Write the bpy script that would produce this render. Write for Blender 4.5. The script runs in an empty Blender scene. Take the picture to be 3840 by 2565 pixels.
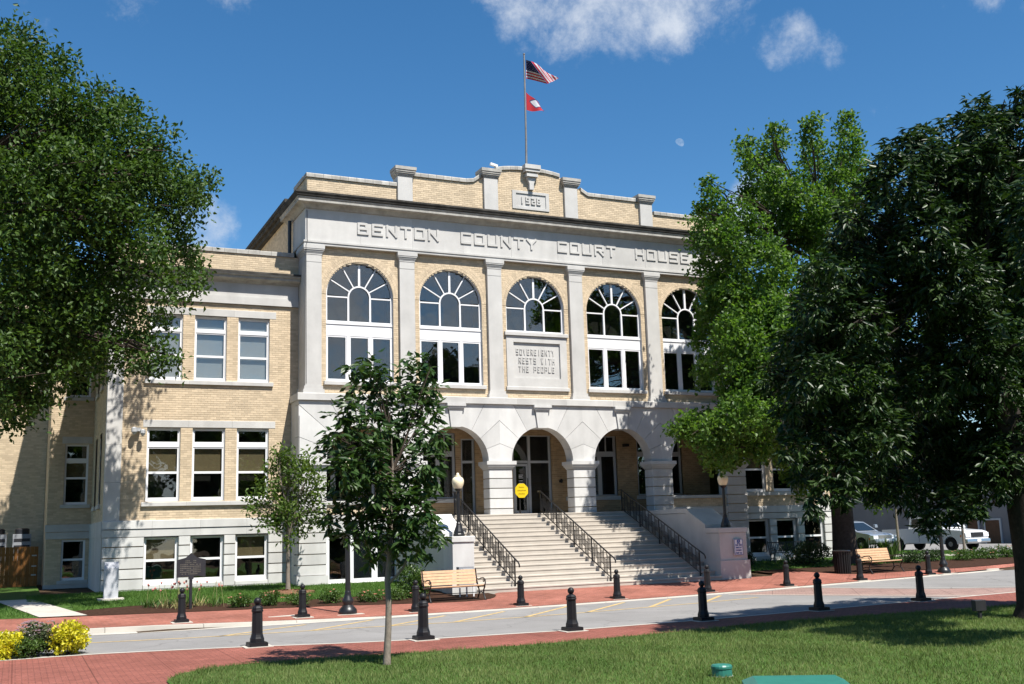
import bpy, math, random
import numpy as np
from mathutils import Matrix, Vector

# ------------------------------------------------------------------ camera, world, sun, exposure
scene = bpy.context.scene
COL = scene.collection
random.seed(7)
RNG = np.random.default_rng(11)
R = math.radians

F_PX, YAW, PIT, ROL = 4000.0, 0.4340, 0.1733, -0.0302
CAM = np.array([-1.2868, -38.3336, 2.2327])
_fw = np.array([math.sin(YAW) * math.cos(PIT), math.cos(YAW) * math.cos(PIT), math.sin(PIT)])
_rt = np.array([math.cos(YAW), -math.sin(YAW), 0.0])
_up = np.cross(_rt, _fw)
_r2 = math.cos(ROL) * _rt + math.sin(ROL) * _up
_u2 = -math.sin(ROL) * _rt + math.cos(ROL) * _up

cam_data = bpy.data.cameras.new('camera')
cam_data.sensor_width = 36.0
cam_data.lens = F_PX / 3840 * 36.0
cam_data.clip_end = 3000
cam_data.clip_start = 0.2
cam = bpy.data.objects.new('camera', cam_data)
COL.objects.link(cam)
m = Matrix.Identity(4)
for i in range(3):
    m[i][0], m[i][1], m[i][2], m[i][3] = _r2[i], _u2[i], -_fw[i], CAM[i]
cam.matrix_world = m
scene.camera = cam

SUN_TO = Vector((0.17, -0.60, 1.0)).normalized()
sun_data = bpy.data.lights.new('sun', 'SUN')
sun_data.energy = 5.0
sun_data.angle = R(0.53)
sun_data.color = (1.0, 0.955, 0.88)
sun = bpy.data.objects.new('sun', sun_data)
COL.objects.link(sun)
sun.location = (0, -20, 60)
sun.rotation_euler = SUN_TO.to_track_quat('Z', 'Y').to_euler()

world = bpy.data.worlds.new('World')
scene.world = world
world.use_nodes = True
wn, wl = world.node_tree.nodes, world.node_tree.links
wn.clear()
w_out = wn.new('ShaderNodeOutputWorld')
w_bg = wn.new('ShaderNodeBackground')
w_bg.inputs['Strength'].default_value = 0.081
sky = wn.new('ShaderNodeTexSky')
sky.sky_type = 'NISHITA'
sky.sun_disc = False
sky.sun_elevation = math.asin(SUN_TO.z)
sky.sun_rotation = math.atan2(SUN_TO.x, SUN_TO.y)
sky.altitude = 400
sky.air_density = 1.0
sky.dust_density = 0.1
sky.ozone_density = 3.0
hsv = wn.new('ShaderNodeHueSaturation')
hsv.inputs['Saturation'].default_value = 1.27
hsv.inputs['Hue'].default_value = 0.497
wl.new(sky.outputs[0], hsv.inputs['Color'])
tc = wn.new('ShaderNodeTexCoord')


def wmath(op, a, b=None, c=None):
    n = wn.new('ShaderNodeMath')
    n.operation = op
    for k, v in enumerate((a, b, c)):
        if v is None:
            continue
        if isinstance(v, (int, float)):
            n.inputs[k].default_value = v
        else:
            wl.new(v, n.inputs[k])
    return n.outputs[0]


def wblob(c, deg):
    d = wn.new('ShaderNodeVectorMath')
    d.operation = 'DOT_PRODUCT'
    wl.new(tc.outputs['Generated'], d.inputs[0])
    d.inputs[1].default_value = Vector(c).normalized()
    r = wn.new('ShaderNodeMapRange')
    r.interpolation_type = 'SMOOTHERSTEP'
    wl.new(d.outputs['Value'], r.inputs[0])
    r.inputs[1].default_value = math.cos(R(deg))
    r.inputs[2].default_value = 1.0
    return r.outputs[0]


cl = None
for c, deg, k in [((0.4143, 0.7740, 0.4785), 6.0, .95), ((0.4638, 0.7469, 0.4767), 5.6, 1.0), ((0.5028, 0.7308, 0.4619), 4.4, 1.0), ((0.5350, 0.6980, 0.4766), 5.0, .8),
                  ((0.5954, 0.6883, 0.4144), 2.5, .85), ((0.614, 0.679, 0.402), 2.3, .62), ((0.59, 0.688, 0.424), 2.0, .7),
                  ((0.04, 0.880, 0.4727), 6.0, .55), ((0.1407, 0.8702, 0.4727), 4.0, .45), ((0.1357, 0.952, 0.2743), 2.6, .72), ((0.12, 0.958, 0.260), 2.6, .65),
                  ((0.6028, 0.7486, 0.2761), 3.0, 1.0), ((0.598, 0.757, 0.262), 3.0, .9), ((0.7187, 0.5611, 0.4307), 2.6, .6),
                  ((0.2, -0.93, 0.22), 30, 1.1), ((-0.5, -0.8, 0.4), 18, .8), ((0.8, -0.5, 0.35), 16, .8)]:
    b = wmath('MULTIPLY', wblob(c, deg), k)
    cl = b if cl is None else wmath('MAXIMUM', cl, b)
cn = wn.new('ShaderNodeTexNoise')
cn.inputs['Scale'].default_value = 14.0
cn.inputs['Detail'].default_value = 9
cn.inputs['Roughness'].default_value = 0.68
cn.inputs['Distortion'].default_value = 0.12
wl.new(tc.outputs['Generated'], cn.inputs['Vector'])
cs = wmath('ADD', wmath('MULTIPLY', wmath('SUBTRACT', cn.outputs[0], .5), 2.6), cl)
cr = wn.new('ShaderNodeMapRange')
cr.interpolation_type = 'SMOOTHSTEP'
wl.new(cs, cr.inputs[0])
cr.inputs[1].default_value = 0.42
cr.inputs[2].default_value = 1.55
cmul = wmath('MULTIPLY', cr.outputs[0], 0.9)
cmix = wn.new('ShaderNodeMixRGB')
wl.new(cmul, cmix.inputs[0])
wl.new(hsv.outputs[0], cmix.inputs[1])
cmix.inputs[2].default_value = (5.4, 5.8, 6.4, 1)
wl.new(cmix.outputs[0], w_bg.inputs['Color'])
wl.new(w_bg.outputs[0], w_out.inputs['Surface'])

vs = scene.view_settings
vs.view_transform = 'Standard'
vs.look = 'None'
vs.gamma = 1.0
vs.exposure = 0.83
try:
    vs.use_curve_mapping = False
except Exception:
    pass
scene.render.film_transparent = False
scene.cycles.max_bounces = 8
scene.cycles.diffuse_bounces = 2
scene.cycles.transparent_max_bounces = 12


# ------------------------------------------------------------------ helpers
def ray(px, py):
    """direction through a point of the photograph measured in a 2347 x 1568 frame"""
    x = (px * 1.6361 - 1920) / F_PX
    y = (py * 1.6361 - 1282.5) / F_PX
    return _fw + x * _r2 - y * _u2


def at(px, py, Y):
    v = ray(px, py)
    return CAM + v * ((Y - CAM[1]) / v[1])


def atx(px, py, X):
    v = ray(px, py)
    return CAM + v * ((X - CAM[0]) / v[0])


def atz(px, py, Z):
    v = ray(px, py)
    return CAM + v * ((Z - CAM[2]) / v[2])


KC = [-1.54127883e-04, 1.38569168e-02, -2.16028850e-01, -9.42976706e+00]


def kerb_y(x):
    x = min(max(x, -6.0), 42.0)
    return ((KC[0] * x + KC[1]) * x + KC[2]) * x + KC[3]


def interp(x, xs, ys):
    return float(np.interp(x, xs, ys))


def kerb_h(x):
    return interp(x, [2, 7.5], [.11, .012])


def zg(x, y):
    k = kerb_y(x)
    if y < k:
        return 0.0
    z = interp(y, [k, -5.95, 1.2], [kerb_h(x), .2, .5])
    return z - max(0.0, min(1.0, (x - 38) / 8)) * max(0, z - .25)


def near_y(x):
    return interp(x, [-8, -1.47, .12, 1.75, 3.35, 4.64, 6.64, 9.98, 13.53, 17.26, 21.09, 24.84, 34],
                  [-14.6, -14.62, -14.6, -14.98, -15.45, -15.98, -16.5, -16.87, -16.8, -16.46, -16.05, -15.66, -14.7])


def lawn_y(x):
    return interp(x, [.9, .96, 1.12, 1.34, 1.85, 2.79, 3.46, 4.34, 5.91, 7.63, 9.58, 10.64, 11.8, 13.09, 14.4, 16.71, 19.16, 24, 32],
                  [-21.5, -20.14, -19.65, -19.25, -18.78, -18.6, -18.66, -18.75, -19.02, -19.17, -19.13, -19.06, -18.93, -18.72, -18.6, -18.75, -19.0, -19.1, -19.2])


class MB:
    def __init__(s):
        s.v, s.f, s.t = [], [], []

    def add(s, vs_, fs_, tone=0.5):
        b = len(s.v)
        s.v.extend([tuple(map(float, p)) for p in vs_])
        s.f.extend([tuple(i + b for i in f) for f in fs_])
        s.t.extend([tone] * len(vs_))
        return s

    def box(s, x0, x1, y0, y1, z0, z1, tone=0.5):
        return s.add([(x0, y0, z0), (x1, y0, z0), (x1, y1, z0), (x0, y1, z0), (x0, y0, z1), (x1, y0, z1), (x1, y1, z1), (x0, y1, z1)],
                     [(0, 3, 2, 1), (4, 5, 6, 7), (0, 1, 5, 4), (1, 2, 6, 5), (2, 3, 7, 6), (3, 0, 4, 7)], tone)

    def bbox(s, x0, x1, y0, y1, z0, z1, b=.01, tone=0.5):
        """box with its front and top edges chamfered"""
        return s.prism([(y0, z0), (y1, z0), (y1, z1), (y0 + b, z1), (y0, z1 - b)], x0, x1, 'x', tone)

    def prism(s, poly, a, b, axis, tone=0.5):
        n = len(poly)
        if axis == 'y':
            P = [(p, a, q) for p, q in poly] + [(p, b, q) for p, q in poly]
        elif axis == 'x':
            P = [(a, p, q) for p, q in poly] + [(b, p, q) for p, q in poly]
        else:
            P = [(p, q, a) for p, q in poly] + [(p, q, b) for p, q in poly]
        fs = [tuple(range(n)), tuple(range(2 * n - 1, n - 1, -1))]
        fs += [(i, i + n, (i + 1) % n + n, (i + 1) % n) for i in range(n)]
        return s.add(P, fs, tone)

    def tube(s, pts, rads, n=8, tone=0.5, cap=True):
        if not hasattr(rads, '__len__'):
            rads = [rads] * len(pts)
        pts = [Vector(p) for p in pts]
        base = len(s.v)
        V = []
        prev = None
        for i, p in enumerate(pts):
            d = (pts[min(i + 1, len(pts) - 1)] - pts[max(i - 1, 0)]).normalized()
            if prev is None:
                a = d.orthogonal().normalized()
            else:
                a = (prev - d * prev.dot(d))
                a = a.normalized() if a.length > 1e-6 else d.orthogonal().normalized()
            prev = a
            c = d.cross(a)
            for k in range(n):
                t = 2 * math.pi * k / n
                V.append(p + (a * math.cos(t) + c * math.sin(t)) * rads[i])
        F = []
        for i in range(len(pts) - 1):
            for k in range(n):
                F.append((i * n + k, i * n + (k + 1) % n, (i + 1) * n + (k + 1) % n, (i + 1) * n + k))
        if cap:
            F.append(tuple(range(n - 1, -1, -1)))
            F.append(tuple((len(pts) - 1) * n + k for k in range(n)))
        return s.add(V, F, tone)

    def lathe(s, cx, cy, prof, n=16, tone=0.5, rot=0.0):
        V, F = [], []
        for r, z in prof:
            for k in range(n):
                t = 2 * math.pi * (k + rot) / n
                V.append((cx + r * math.cos(t), cy + r * math.sin(t), z))
        m_ = len(prof)
        for i in range(m_ - 1):
            for k in range(n):
                F.append((i * n + k, i * n + (k + 1) % n, (i + 1) * n + (k + 1) % n, (i + 1) * n + k))
        F.append(tuple(range(n - 1, -1, -1)))
        F.append(tuple((m_ - 1) * n + k for k in range(n)))
        return s.add(V, F, tone)

    def xf(s, M_):
        s.v = [tuple(M_ @ Vector(p)) for p in s.v]
        return s


def wloc(o):
    p = Vector((0, 0, 0))
    while o is not None:
        p = p + Vector(o.location)
        o = o.parent
    return p


def props(o, label=None, cat=None, group=None, kind=None):
    for k, v in (('label', label), ('category', cat), ('group', group), ('kind', kind)):
        if v:
            o[k] = v
    return o


def link_mesh(name, me, mat_, parent):
    if mat_ is not None:
        me.materials.append(mat_)
    o = bpy.data.objects.new(name, me)
    COL.objects.link(o)
    if parent is not None:
        o.parent = parent
    return o


def build(mb, name, mat_, parent=None, smooth=False, label=None, cat=None, group=None, kind=None, loc=None):
    """links one mesh object; vertices are given in world space"""
    if loc is not None:
        off = Vector(loc)
    else:
        off = Vector((0, 0, 0)) if parent is None else wloc(parent)
    me = bpy.data.meshes.new(name)
    me.from_pydata([(x - off.x, y - off.y, z - off.z) for x, y, z in mb.v], [], mb.f)
    at_ = me.attributes.new('tone', 'FLOAT', 'POINT')
    at_.data.foreach_set('value', np.array(mb.t, dtype=np.float32))
    me.update()
    if smooth:
        me.polygons.foreach_set('use_smooth', [True] * len(me.polygons))
        try:
            me.set_sharp_from_angle(angle=R(38))
        except Exception:
            pass
    o = link_mesh(name, me, mat_, parent)
    if loc is not None:
        o.location = off if parent is None else off - wloc(parent)
    props(o, label, cat, group, kind)
    return o


def np_obj(name, V, T, tone, mat_, parent=None, kind=None, label=None, cat=None, group=None):
    """triangles as numpy arrays, world space"""
    off = np.array(wloc(parent)) if parent is not None else np.zeros(3)
    V = (np.asarray(V) - off).astype(np.float32)
    T = np.asarray(T, dtype=np.int32)
    me = bpy.data.meshes.new(name)
    me.vertices.add(len(V))
    me.vertices.foreach_set('co', V.ravel())
    me.loops.add(T.size)
    me.loops.foreach_set('vertex_index', T.ravel())
    me.polygons.add(len(T))
    me.polygons.foreach_set('loop_start', np.arange(0, T.size, T.shape[1], dtype=np.int32))
    at_ = me.attributes.new('tone', 'FLOAT', 'POINT')
    at_.data.foreach_set('value', np.asarray(tone, dtype=np.float32))
    me.update(calc_edges=True)
    me.validate()
    o = link_mesh(name, me, mat_, parent)
    props(o, label, cat, group, kind)
    return o


def thing(name, label, cat, loc=(0, 0, 0), group=None):
    o = bpy.data.objects.new(name, None)
    o.empty_display_size = 0.2
    COL.objects.link(o)
    o.location = loc
    props(o, label, cat, group)
    return o


def copy_tree(o, parent=None):
    c = o.copy()
    COL.objects.link(c)
    c.parent = parent
    for ch in list(o.children):
        copy_tree(ch, c)
    return c


# ------------------------------------------------------------------ materials
def M(name, col, rough=.75, var=.15, scale=3.0, bump=0.0, bscale=60.0, spec=.3, tone=0.0, metal=0.0, streak=0.0, coat=0.0):
    mt = bpy.data.materials.new(name)
    mt.use_nodes = True
    n, l = mt.node_tree.nodes, mt.node_tree.links
    b = n['Principled BSDF']
    b.inputs['Roughness'].default_value = rough
    b.inputs['Specular IOR Level'].default_value = spec
    b.inputs['Metallic'].default_value = metal
    if coat:
        b.inputs['Coat Weight'].default_value = coat
        b.inputs['Coat Roughness'].default_value = .08
    g = n.new('ShaderNodeNewGeometry')
    nz = n.new('ShaderNodeTexNoise')
    nz.inputs['Scale'].default_value = scale
    nz.inputs['Detail'].default_value = 7
    nz.inputs['Roughness'].default_value = .65
    l.new(g.outputs['Position'], nz.inputs['Vector'])
    mr = n.new('ShaderNodeMapRange')
    mr.inputs[1].default_value, mr.inputs[2].default_value = .28, .72
    mr.inputs[3].default_value, mr.inputs[4].default_value = 1 - var, 1 + var
    l.new(nz.outputs[0], mr.inputs[0])
    fac = mr.outputs[0]

    def mul(a, b_):
        k = n.new('ShaderNodeMath')
        k.operation = 'MULTIPLY'
        l.new(a, k.inputs[0])
        l.new(b_, k.inputs[1])
        return k.outputs[0]
    if tone:
        a = n.new('ShaderNodeAttribute')
        a.attribute_name = 'tone'
        mt_ = n.new('ShaderNodeMapRange')
        mt_.inputs[3].default_value, mt_.inputs[4].default_value = 1 - tone, 1 + tone
        l.new(a.outputs['Fac'], mt_.inputs[0])
        fac = mul(fac, mt_.outputs[0])
    if streak:
        mp = n.new('ShaderNodeMapping')
        mp.inputs['Scale'].default_value = (2.1, 2.1, .5)
        l.new(g.outputs['Position'], mp.inputs[0])
        sz = n.new('ShaderNodeTexNoise')
        sz.inputs['Scale'].default_value = 1.0
        sz.inputs['Detail'].default_value = 6
        l.new(mp.outputs[0], sz.inputs['Vector'])
        sm = n.new('ShaderNodeMapRange')
        sm.inputs[1].default_value, sm.inputs[2].default_value = .35, .65
        sm.inputs[3].default_value, sm.inputs[4].default_value = 1 - streak, 1 + streak * .35
        l.new(sz.outputs[0], sm.inputs[0])
        fac = mul(fac, sm.outputs[0])
    mx = n.new('ShaderNodeVectorMath')
    mx.operation = 'SCALE'
    mx.inputs[0].default_value = col
    l.new(fac, mx.inputs['Scale'])
    l.new(mx.outputs[0], b.inputs['Base Color'])
    if bump:
        bz = n.new('ShaderNodeTexNoise')
        bz.inputs['Scale'].default_value = bscale
        bz.inputs['Detail'].default_value = 4
        l.new(g.outputs['Position'], bz.inputs['Vector'])
        bp = n.new('ShaderNodeBump')
        bp.inputs['Strength'].default_value = bump
        bp.inputs['Distance'].default_value = .01
        l.new(bz.outputs[0], bp.inputs['Height'])
        l.new(bp.outputs[0], b.inputs['Normal'])
    return mt


def leaf_mat(name, ca, cb, trans=.35, rough=.45, spec=.4):
    mt = bpy.data.materials.new(name)
    mt.use_nodes = True
    n, l = mt.node_tree.nodes, mt.node_tree.links
    b = n['Principled BSDF']
    b.inputs['Roughness'].default_value = rough
    b.inputs['Specular IOR Level'].default_value = spec
    a = n.new('ShaderNodeAttribute')
    a.attribute_name = 'tone'
    oi = n.new('ShaderNodeObjectInfo')
    ad = n.new('ShaderNodeMath')
    ad.operation = 'ADD'
    l.new(a.outputs['Fac'], ad.inputs[0])
    sc_ = n.new('ShaderNodeMath')
    sc_.operation = 'MULTIPLY_ADD'
    sc_.inputs[1].default_value = .3
    sc_.inputs[2].default_value = -.15
    l.new(oi.outputs['Random'], sc_.inputs[0])
    l.new(sc_.outputs[0], ad.inputs[1])
    mx = n.new('ShaderNodeMixRGB')
    mx.inputs[1].default_value = (*ca, 1)
    mx.inputs[2].default_value = (*cb, 1)
    l.new(ad.outputs[0], mx.inputs[0])
    l.new(mx.outputs[0], b.inputs['Base Color'])
    tr = n.new('ShaderNodeBsdfTranslucent')
    br = n.new('ShaderNodeMixRGB')
    br.blend_type = 'MULTIPLY'
    br.inputs[0].default_value = 1
    br.inputs[2].default_value = (1.25, 1.35, .55, 1)
    l.new(mx.outputs[0], br.inputs[1])
    l.new(br.outputs[0], tr.inputs['Color'])
    ms = n.new('ShaderNodeMixShader')
    ms.inputs[0].default_value = trans
    l.new(b.outputs[0], ms.inputs[1])
    l.new(tr.outputs[0], ms.inputs[2])
    l.new(ms.outputs[0], n['Material Output'].inputs['Surface'])
    return mt


def glass_mat(name, tint, ior=.07, wav=.02):
    mt = bpy.data.materials.new(name)
    mt.use_nodes = True
    n, l = mt.node_tree.nodes, mt.node_tree.links
    n.remove(n['Principled BSDF'])
    lw = n.new('ShaderNodeLayerWeight')
    lw.inputs['Blend'].default_value = .5
    pw = n.new('ShaderNodeMath')
    pw.operation = 'POWER'
    pw.inputs[1].default_value = 4
    l.new(lw.outputs['Facing'], pw.inputs[0])
    fr = n.new('ShaderNodeMath')
    fr.operation = 'MULTIPLY_ADD'
    fr.inputs[1].default_value = .85
    fr.inputs[2].default_value = ior
    l.new(pw.outputs[0], fr.inputs[0])
    g = n.new('ShaderNodeNewGeometry')
    nz = n.new('ShaderNodeTexNoise')
    nz.inputs['Scale'].default_value = 1.6
    nz.inputs['Detail'].default_value = 1
    l.new(g.outputs['Position'], nz.inputs['Vector'])
    bp = n.new('ShaderNodeBump')
    bp.inputs['Strength'].default_value = wav
    bp.inputs['Distance'].default_value = .4
    l.new(nz.outputs[0], bp.inputs['Height'])
    gl = n.new('ShaderNodeBsdfGlossy')
    gl.inputs['Roughness'].default_value = .015
    l.new(bp.outputs[0], gl.inputs['Normal'])
    tr = n.new('ShaderNodeBsdfTransparent')
    tr.inputs['Color'].default_value = (*tint, 1)
    ms = n.new('ShaderNodeMixShader')
    l.new(fr.outputs[0], ms.inputs[0])
    l.new(tr.outputs[0], ms.inputs[1])
    l.new(gl.outputs[0], ms.inputs[2])
    l.new(ms.outputs[0], n['Material Output'].inputs['Surface'])
    return mt


def paver_mat(name, ca, cb, cm, bw, bh, rot=0.0, wear=.25):
    mt = bpy.data.materials.new(name)
    mt.use_nodes = True
    n, l = mt.node_tree.nodes, mt.node_tree.links
    b = n['Principled BSDF']
    b.inputs['Roughness'].default_value = .85
    b.inputs['Specular IOR Level'].default_value = .2
    g = n.new('ShaderNodeNewGeometry')
    mp = n.new('ShaderNodeMapping')
    mp.inputs['Rotation'].default_value = (0, 0, rot)
    l.new(g.outputs['Position'], mp.inputs[0])
    br = n.new('ShaderNodeTexBrick')
    br.inputs['Color1'].default_value = (*ca, 1)
    br.inputs['Color2'].default_value = (*cb, 1)
    br.inputs['Mortar'].default_value = (*cm, 1)
    br.inputs['Scale'].default_value = 1
    br.inputs['Brick Width'].default_value = bw
    br.inputs['Row Height'].default_value = bh
    br.inputs['Mortar Size'].default_value = .006
    l.new(mp.outputs[0], br.inputs['Vector'])
    out = br.outputs['Color']
    for s_, lo, hi in ((.55, 1 - wear, 1 + wear), (2.3, .90, 1.10), (14.0, .84, 1.16)):
        nz = n.new('ShaderNodeTexNoise')
        nz.inputs['Scale'].default_value = s_
        nz.inputs['Detail'].default_value = 6
        l.new(g.outputs['Position'], nz.inputs['Vector'])
        mr = n.new('ShaderNodeMapRange')
        mr.inputs[1].default_value, mr.inputs[2].default_value = .3, .7
        mr.inputs[3].default_value, mr.inputs[4].default_value = lo, hi
        l.new(nz.outputs[0], mr.inputs[0])
        vm = n.new('ShaderNodeVectorMath')
        vm.operation = 'SCALE'
        l.new(out, vm.inputs[0])
        l.new(mr.outputs[0], vm.inputs['Scale'])
        out = vm.outputs[0]
    # sawn control joints, one every 1.2 m
    wv = n.new('ShaderNodeTexBrick')
    wv.inputs['Color1'].default_value = wv.inputs['Color2'].default_value = (1, 1, 1, 1)
    wv.inputs['Mortar'].default_value = (.62, .6, .6, 1)
    wv.inputs['Scale'].default_value = 1
    wv.inputs['Brick Width'].default_value = 1.25
    wv.inputs['Row Height'].default_value = 2.5
    wv.inputs['Mortar Size'].default_value = .012
    wv.offset = 0
    l.new(mp.outputs[0], wv.inputs['Vector'])
    vm = n.new('ShaderNodeVectorMath')
    vm.operation = 'MULTIPLY'
    l.new(out, vm.inputs[0])
    l.new(wv.outputs['Color'], vm.inputs[1])
    l.new(vm.outputs[0], b.inputs['Base Color'])
    bp = n.new('ShaderNodeBump')
    bp.inputs['Strength'].default_value = .5
    bp.inputs['Distance'].default_value = .006
    l.new(br.outputs['Fac'], bp.inputs['Height'])
    bp.invert = True
    l.new(bp.outputs[0], b.inputs['Normal'])
    return mt


def asphalt_mat():
    mt = M('asphalt', (.225, .218, .212), .92, .10, .7, .35, 160, .15)
    n, l = mt.node_tree.nodes, mt.node_tree.links
    b = n['Principled BSDF']
    src = b.inputs['Base Color'].links[0].from_socket
    g = n.new('ShaderNodeNewGeometry')
    ds = n.new('ShaderNodeTexNoise')
    ds.inputs['Scale'].default_value = 1.3
    ds.inputs['Detail'].default_value = 5
    l.new(g.outputs['Position'], ds.inputs['Vector'])
    ad = n.new('ShaderNodeVectorMath')
    ad.operation = 'MULTIPLY_ADD'
    ad.inputs[1].default_value = (1.1, 1.1, 0)
    l.new(ds.outputs['Color'], ad.inputs[0])
    l.new(g.outputs['Position'], ad.inputs[2])
    vo = n.new('ShaderNodeTexVoronoi')
    vo.feature = 'DISTANCE_TO_EDGE'
    vo.inputs['Scale'].default_value = .28
    l.new(ad.outputs[0], vo.inputs['Vector'])
    cr = n.new('ShaderNodeMapRange')
    cr.inputs[1].default_value, cr.inputs[2].default_value = .002, .010
    cr.inputs[3].default_value, cr.inputs[4].default_value = .8, 1
    l.new(vo.outputs['Distance'], cr.inputs[0])
    outs = [cr.outputs[0]]
    for sc_, a, b_, lo, hi in ((.22, .42, .60, .94, 1.04), (1.6, .64, .74, 1.0, .80), (60, .3, .7, .86, 1.14)):
        nz = n.new('ShaderNodeTexNoise')
        nz.inputs['Scale'].default_value = sc_
        nz.inputs['Detail'].default_value = 5
        l.new(g.outputs['Position'], nz.inputs['Vector'])
        mr = n.new('ShaderNodeMapRange')
        mr.inputs[1].default_value, mr.inputs[2].default_value, mr.inputs[3].default_value, mr.inputs[4].default_value = a, b_, lo, hi
        l.new(nz.outputs[0], mr.inputs[0])
        outs.append(mr.outputs[0])
    for o in outs:
        vm = n.new('ShaderNodeVectorMath')
        vm.operation = 'SCALE'
        l.new(src, vm.inputs[0])
        l.new(o, vm.inputs['Scale'])
        src = vm.outputs[0]
    l.new(src, b.inputs['Base Color'])
    return mt


m_brick = M('buff_brick', (.545, .44, .31), .85, .09, 1.2, .2, 90, .15, tone=.135)
m_mortar = M('mortar', (.50, .415, .29), .9, .1, 3, .2, 120, .1)
m_brick_shade = M('porch_brick', (.40, .27, .15), .85, .10, 1.2, .2, 90, .15, tone=.18)  # same buff brick as outside, with the porch's shade put into its colour
m_lime = M('limestone', (.485, .475, .455), .8, .10, 1.1, .12, 70, .2, tone=.08, streak=.08)
m_white = M('white_limestone', (.53, .525, .51), .8, .10, .9, .12, 60, .2, tone=.10, streak=.10)
m_stain = M('stained_stone', (.062, .058, .052), .9, .45, 2.4, .3, 40, .15, streak=.35)
m_coping = M('coping_stone', (.36, .345, .315), .9, .3, 3.0, .25, 60, .15, tone=.15)
m_step = M('step_stone', (.43, .39, .34), .85, .10, 1.4, .15, 70, .2, tone=.05, streak=.05)
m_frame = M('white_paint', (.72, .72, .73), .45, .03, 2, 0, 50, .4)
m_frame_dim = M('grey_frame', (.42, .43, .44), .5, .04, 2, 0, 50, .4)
m_glass = glass_mat('window_glass', (.84, .86, .85), .12, .012)
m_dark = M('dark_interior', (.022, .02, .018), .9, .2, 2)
m_blind_pale = M('pale_blind', (.40, .41, .43), .8, .06, 6)
m_blind = M('window_blind', (.24, .18, .10), .8, .08, 6)
m_iron = M('black_iron', (.012, .012, .014), .38, .15, 6, .05, 90, .5)
m_bollard = M('black_bollard_paint', (.010, .010, .012), .48, .25, 5, .06, 80, .3)
m_globe = M('cream_globe', (.80, .72, .50), .35, .05, 5, 0, 50, .5)
m_slat = M('bench_wood', (.50, .325, .195), .6, .15, 8, .1, 60, .3, tone=.10)
m_conc = M('concrete', (.44, .41, .36), .9, .12, 1.2, .2, 80, .15, tone=.06)
m_asph = asphalt_mat()
m_yellow = M('worn_yellow_paint', (.46, .33, .15), .85, .35, 6, .1, 90, .2)
m_whiteline = M('white_edge_line', (.5, .48, .46), .9, .3, 4)
m_pave_near = paver_mat('red_pavers_near', (.212, .074, .054), (.262, .094, .072), (.09, .038, .032), .2, .1, R(0), .16)
m_pave_far = paver_mat('red_pavers_far', (.25, .090, .062), (.315, .122, .090), (.15, .08, .065), .2, .1, R(45), .22)
m_cross = paver_mat('brown_pavers', (.26, .17, .145), (.31, .205, .175), (.16, .12, .11), .2, .1, R(38), .12)
m_soil = M('soil', (.06, .04, .025), .95, .4, 3, .5, 40, .1)
m_mulch = M('dark_mulch', (.043, .022, .014), .95, .5, 9, 1.0, 60, .1)
m_lawn = M('lawn_soil', (.055, .105, .022), .95, .3, 2, .6, 60, .1)
m_grass = leaf_mat('grass_blades', (.070, .112, .026), (.185, .225, .078), .3, .6, .2)
m_grass_far = leaf_mat('far_grass_blades', (.045, .11, .018), (.10, .18, .035), .3, .6, .2)
m_bark = M('bark', (.06, .047, .038), .95, .35, 9, .9, 30, .1)
m_bark_dark = M('dark_bark', (.034, .028, .024), .95, .4, 9, .9, 30, .1)
m_bark_pale = M('pale_bark', (.20, .17, .14), .9, .25, 12, .6, 40, .15)
m_leaf_oak = leaf_mat('oak_leaves', (.019, .052, .010), (.072, .125, .022), .34, .48, .25)
m_leaf_green = leaf_mat('bright_green_leaves', (.042, .100, .015), (.140, .235, .045), .45, .45, .3)
m_leaf_dark = leaf_mat('dark_glossy_leaves', (.010, .030, .008), (.046, .082, .022), .2, .42, .34)
m_leaf_mag = leaf_mat('glossy_tree_leaves', (.018, .052, .012), (.062, .110, .028), .28, .40, .38)
m_leaf_young = leaf_mat('young_tree_leaves', (.045, .095, .015), (.13, .19, .04), .4, .5, .25)
m_leaf_shrub = leaf_mat('shrub_leaves', (.03, .075, .012), (.09, .15, .03), .35, .5)
m_leaf_dshrub = leaf_mat('dark_shrub_leaves', (.014, .035, .010), (.04, .07, .02), .25, .5)
m_leaf_yellow = leaf_mat('yellow_leaves', (.36, .36, .02), (.75, .66, .04), .35, .5)
m_leaf_purple = leaf_mat('purple_leaves', (.05, .085, .035), (.13, .15, .08), .3, .5)
m_petal_pink = leaf_mat('pink_petals', (.55, .22, .2), (.75, .35, .3), .3, .5)
m_petal_lilac = leaf_mat('lilac_petals', (.30, .20, .34), (.52, .38, .52), .3, .5)
m_straw = leaf_mat('straw_blades', (.22, .22, .08), (.42, .36, .18), .3, .6)
m_bg = leaf_mat('far_tree_leaves', (.020, .042, .014), (.060, .090, .030), .2, .6, .1)
m_utility = M('green_utility_paint', (.028, .16, .125), .42, .12, 6, .1, 60, .4)
m_wood = M('cedar_boards', (.23, .10, .03), .8, .25, 4, .3, 30, .2, tone=.2)
m_sign_w = M('sign_white', (.78, .78, .78), .5, .03)
m_sign_b = M('sign_blue', (.01, .06, .30), .5, .05)
m_sign_y = M('sign_yellow', (.62, .44, .01), .5, .06, 6)
m_ink = M('sign_ink', (.25, .17, .01), .6, .1)
m_plaque = M('marker_plaque', (.022, .022, .026), .5, .3, 6, .2, 50, .4)
m_plaque_txt = M('marker_lettering', (.12, .11, .09), .5, .3, 6)
m_granite = M('pale_granite', (.46, .47, .50), .75, .12, 14, .1, 60, .3)
m_red = M('flag_red', (.30, .008, .018), .8, .05, 3)
m_flag_w = M('flag_white', (.42, .42, .45), .8, .04, 3)
m_navy = M('flag_blue', (.012, .016, .07), .8, .05, 3)
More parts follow.
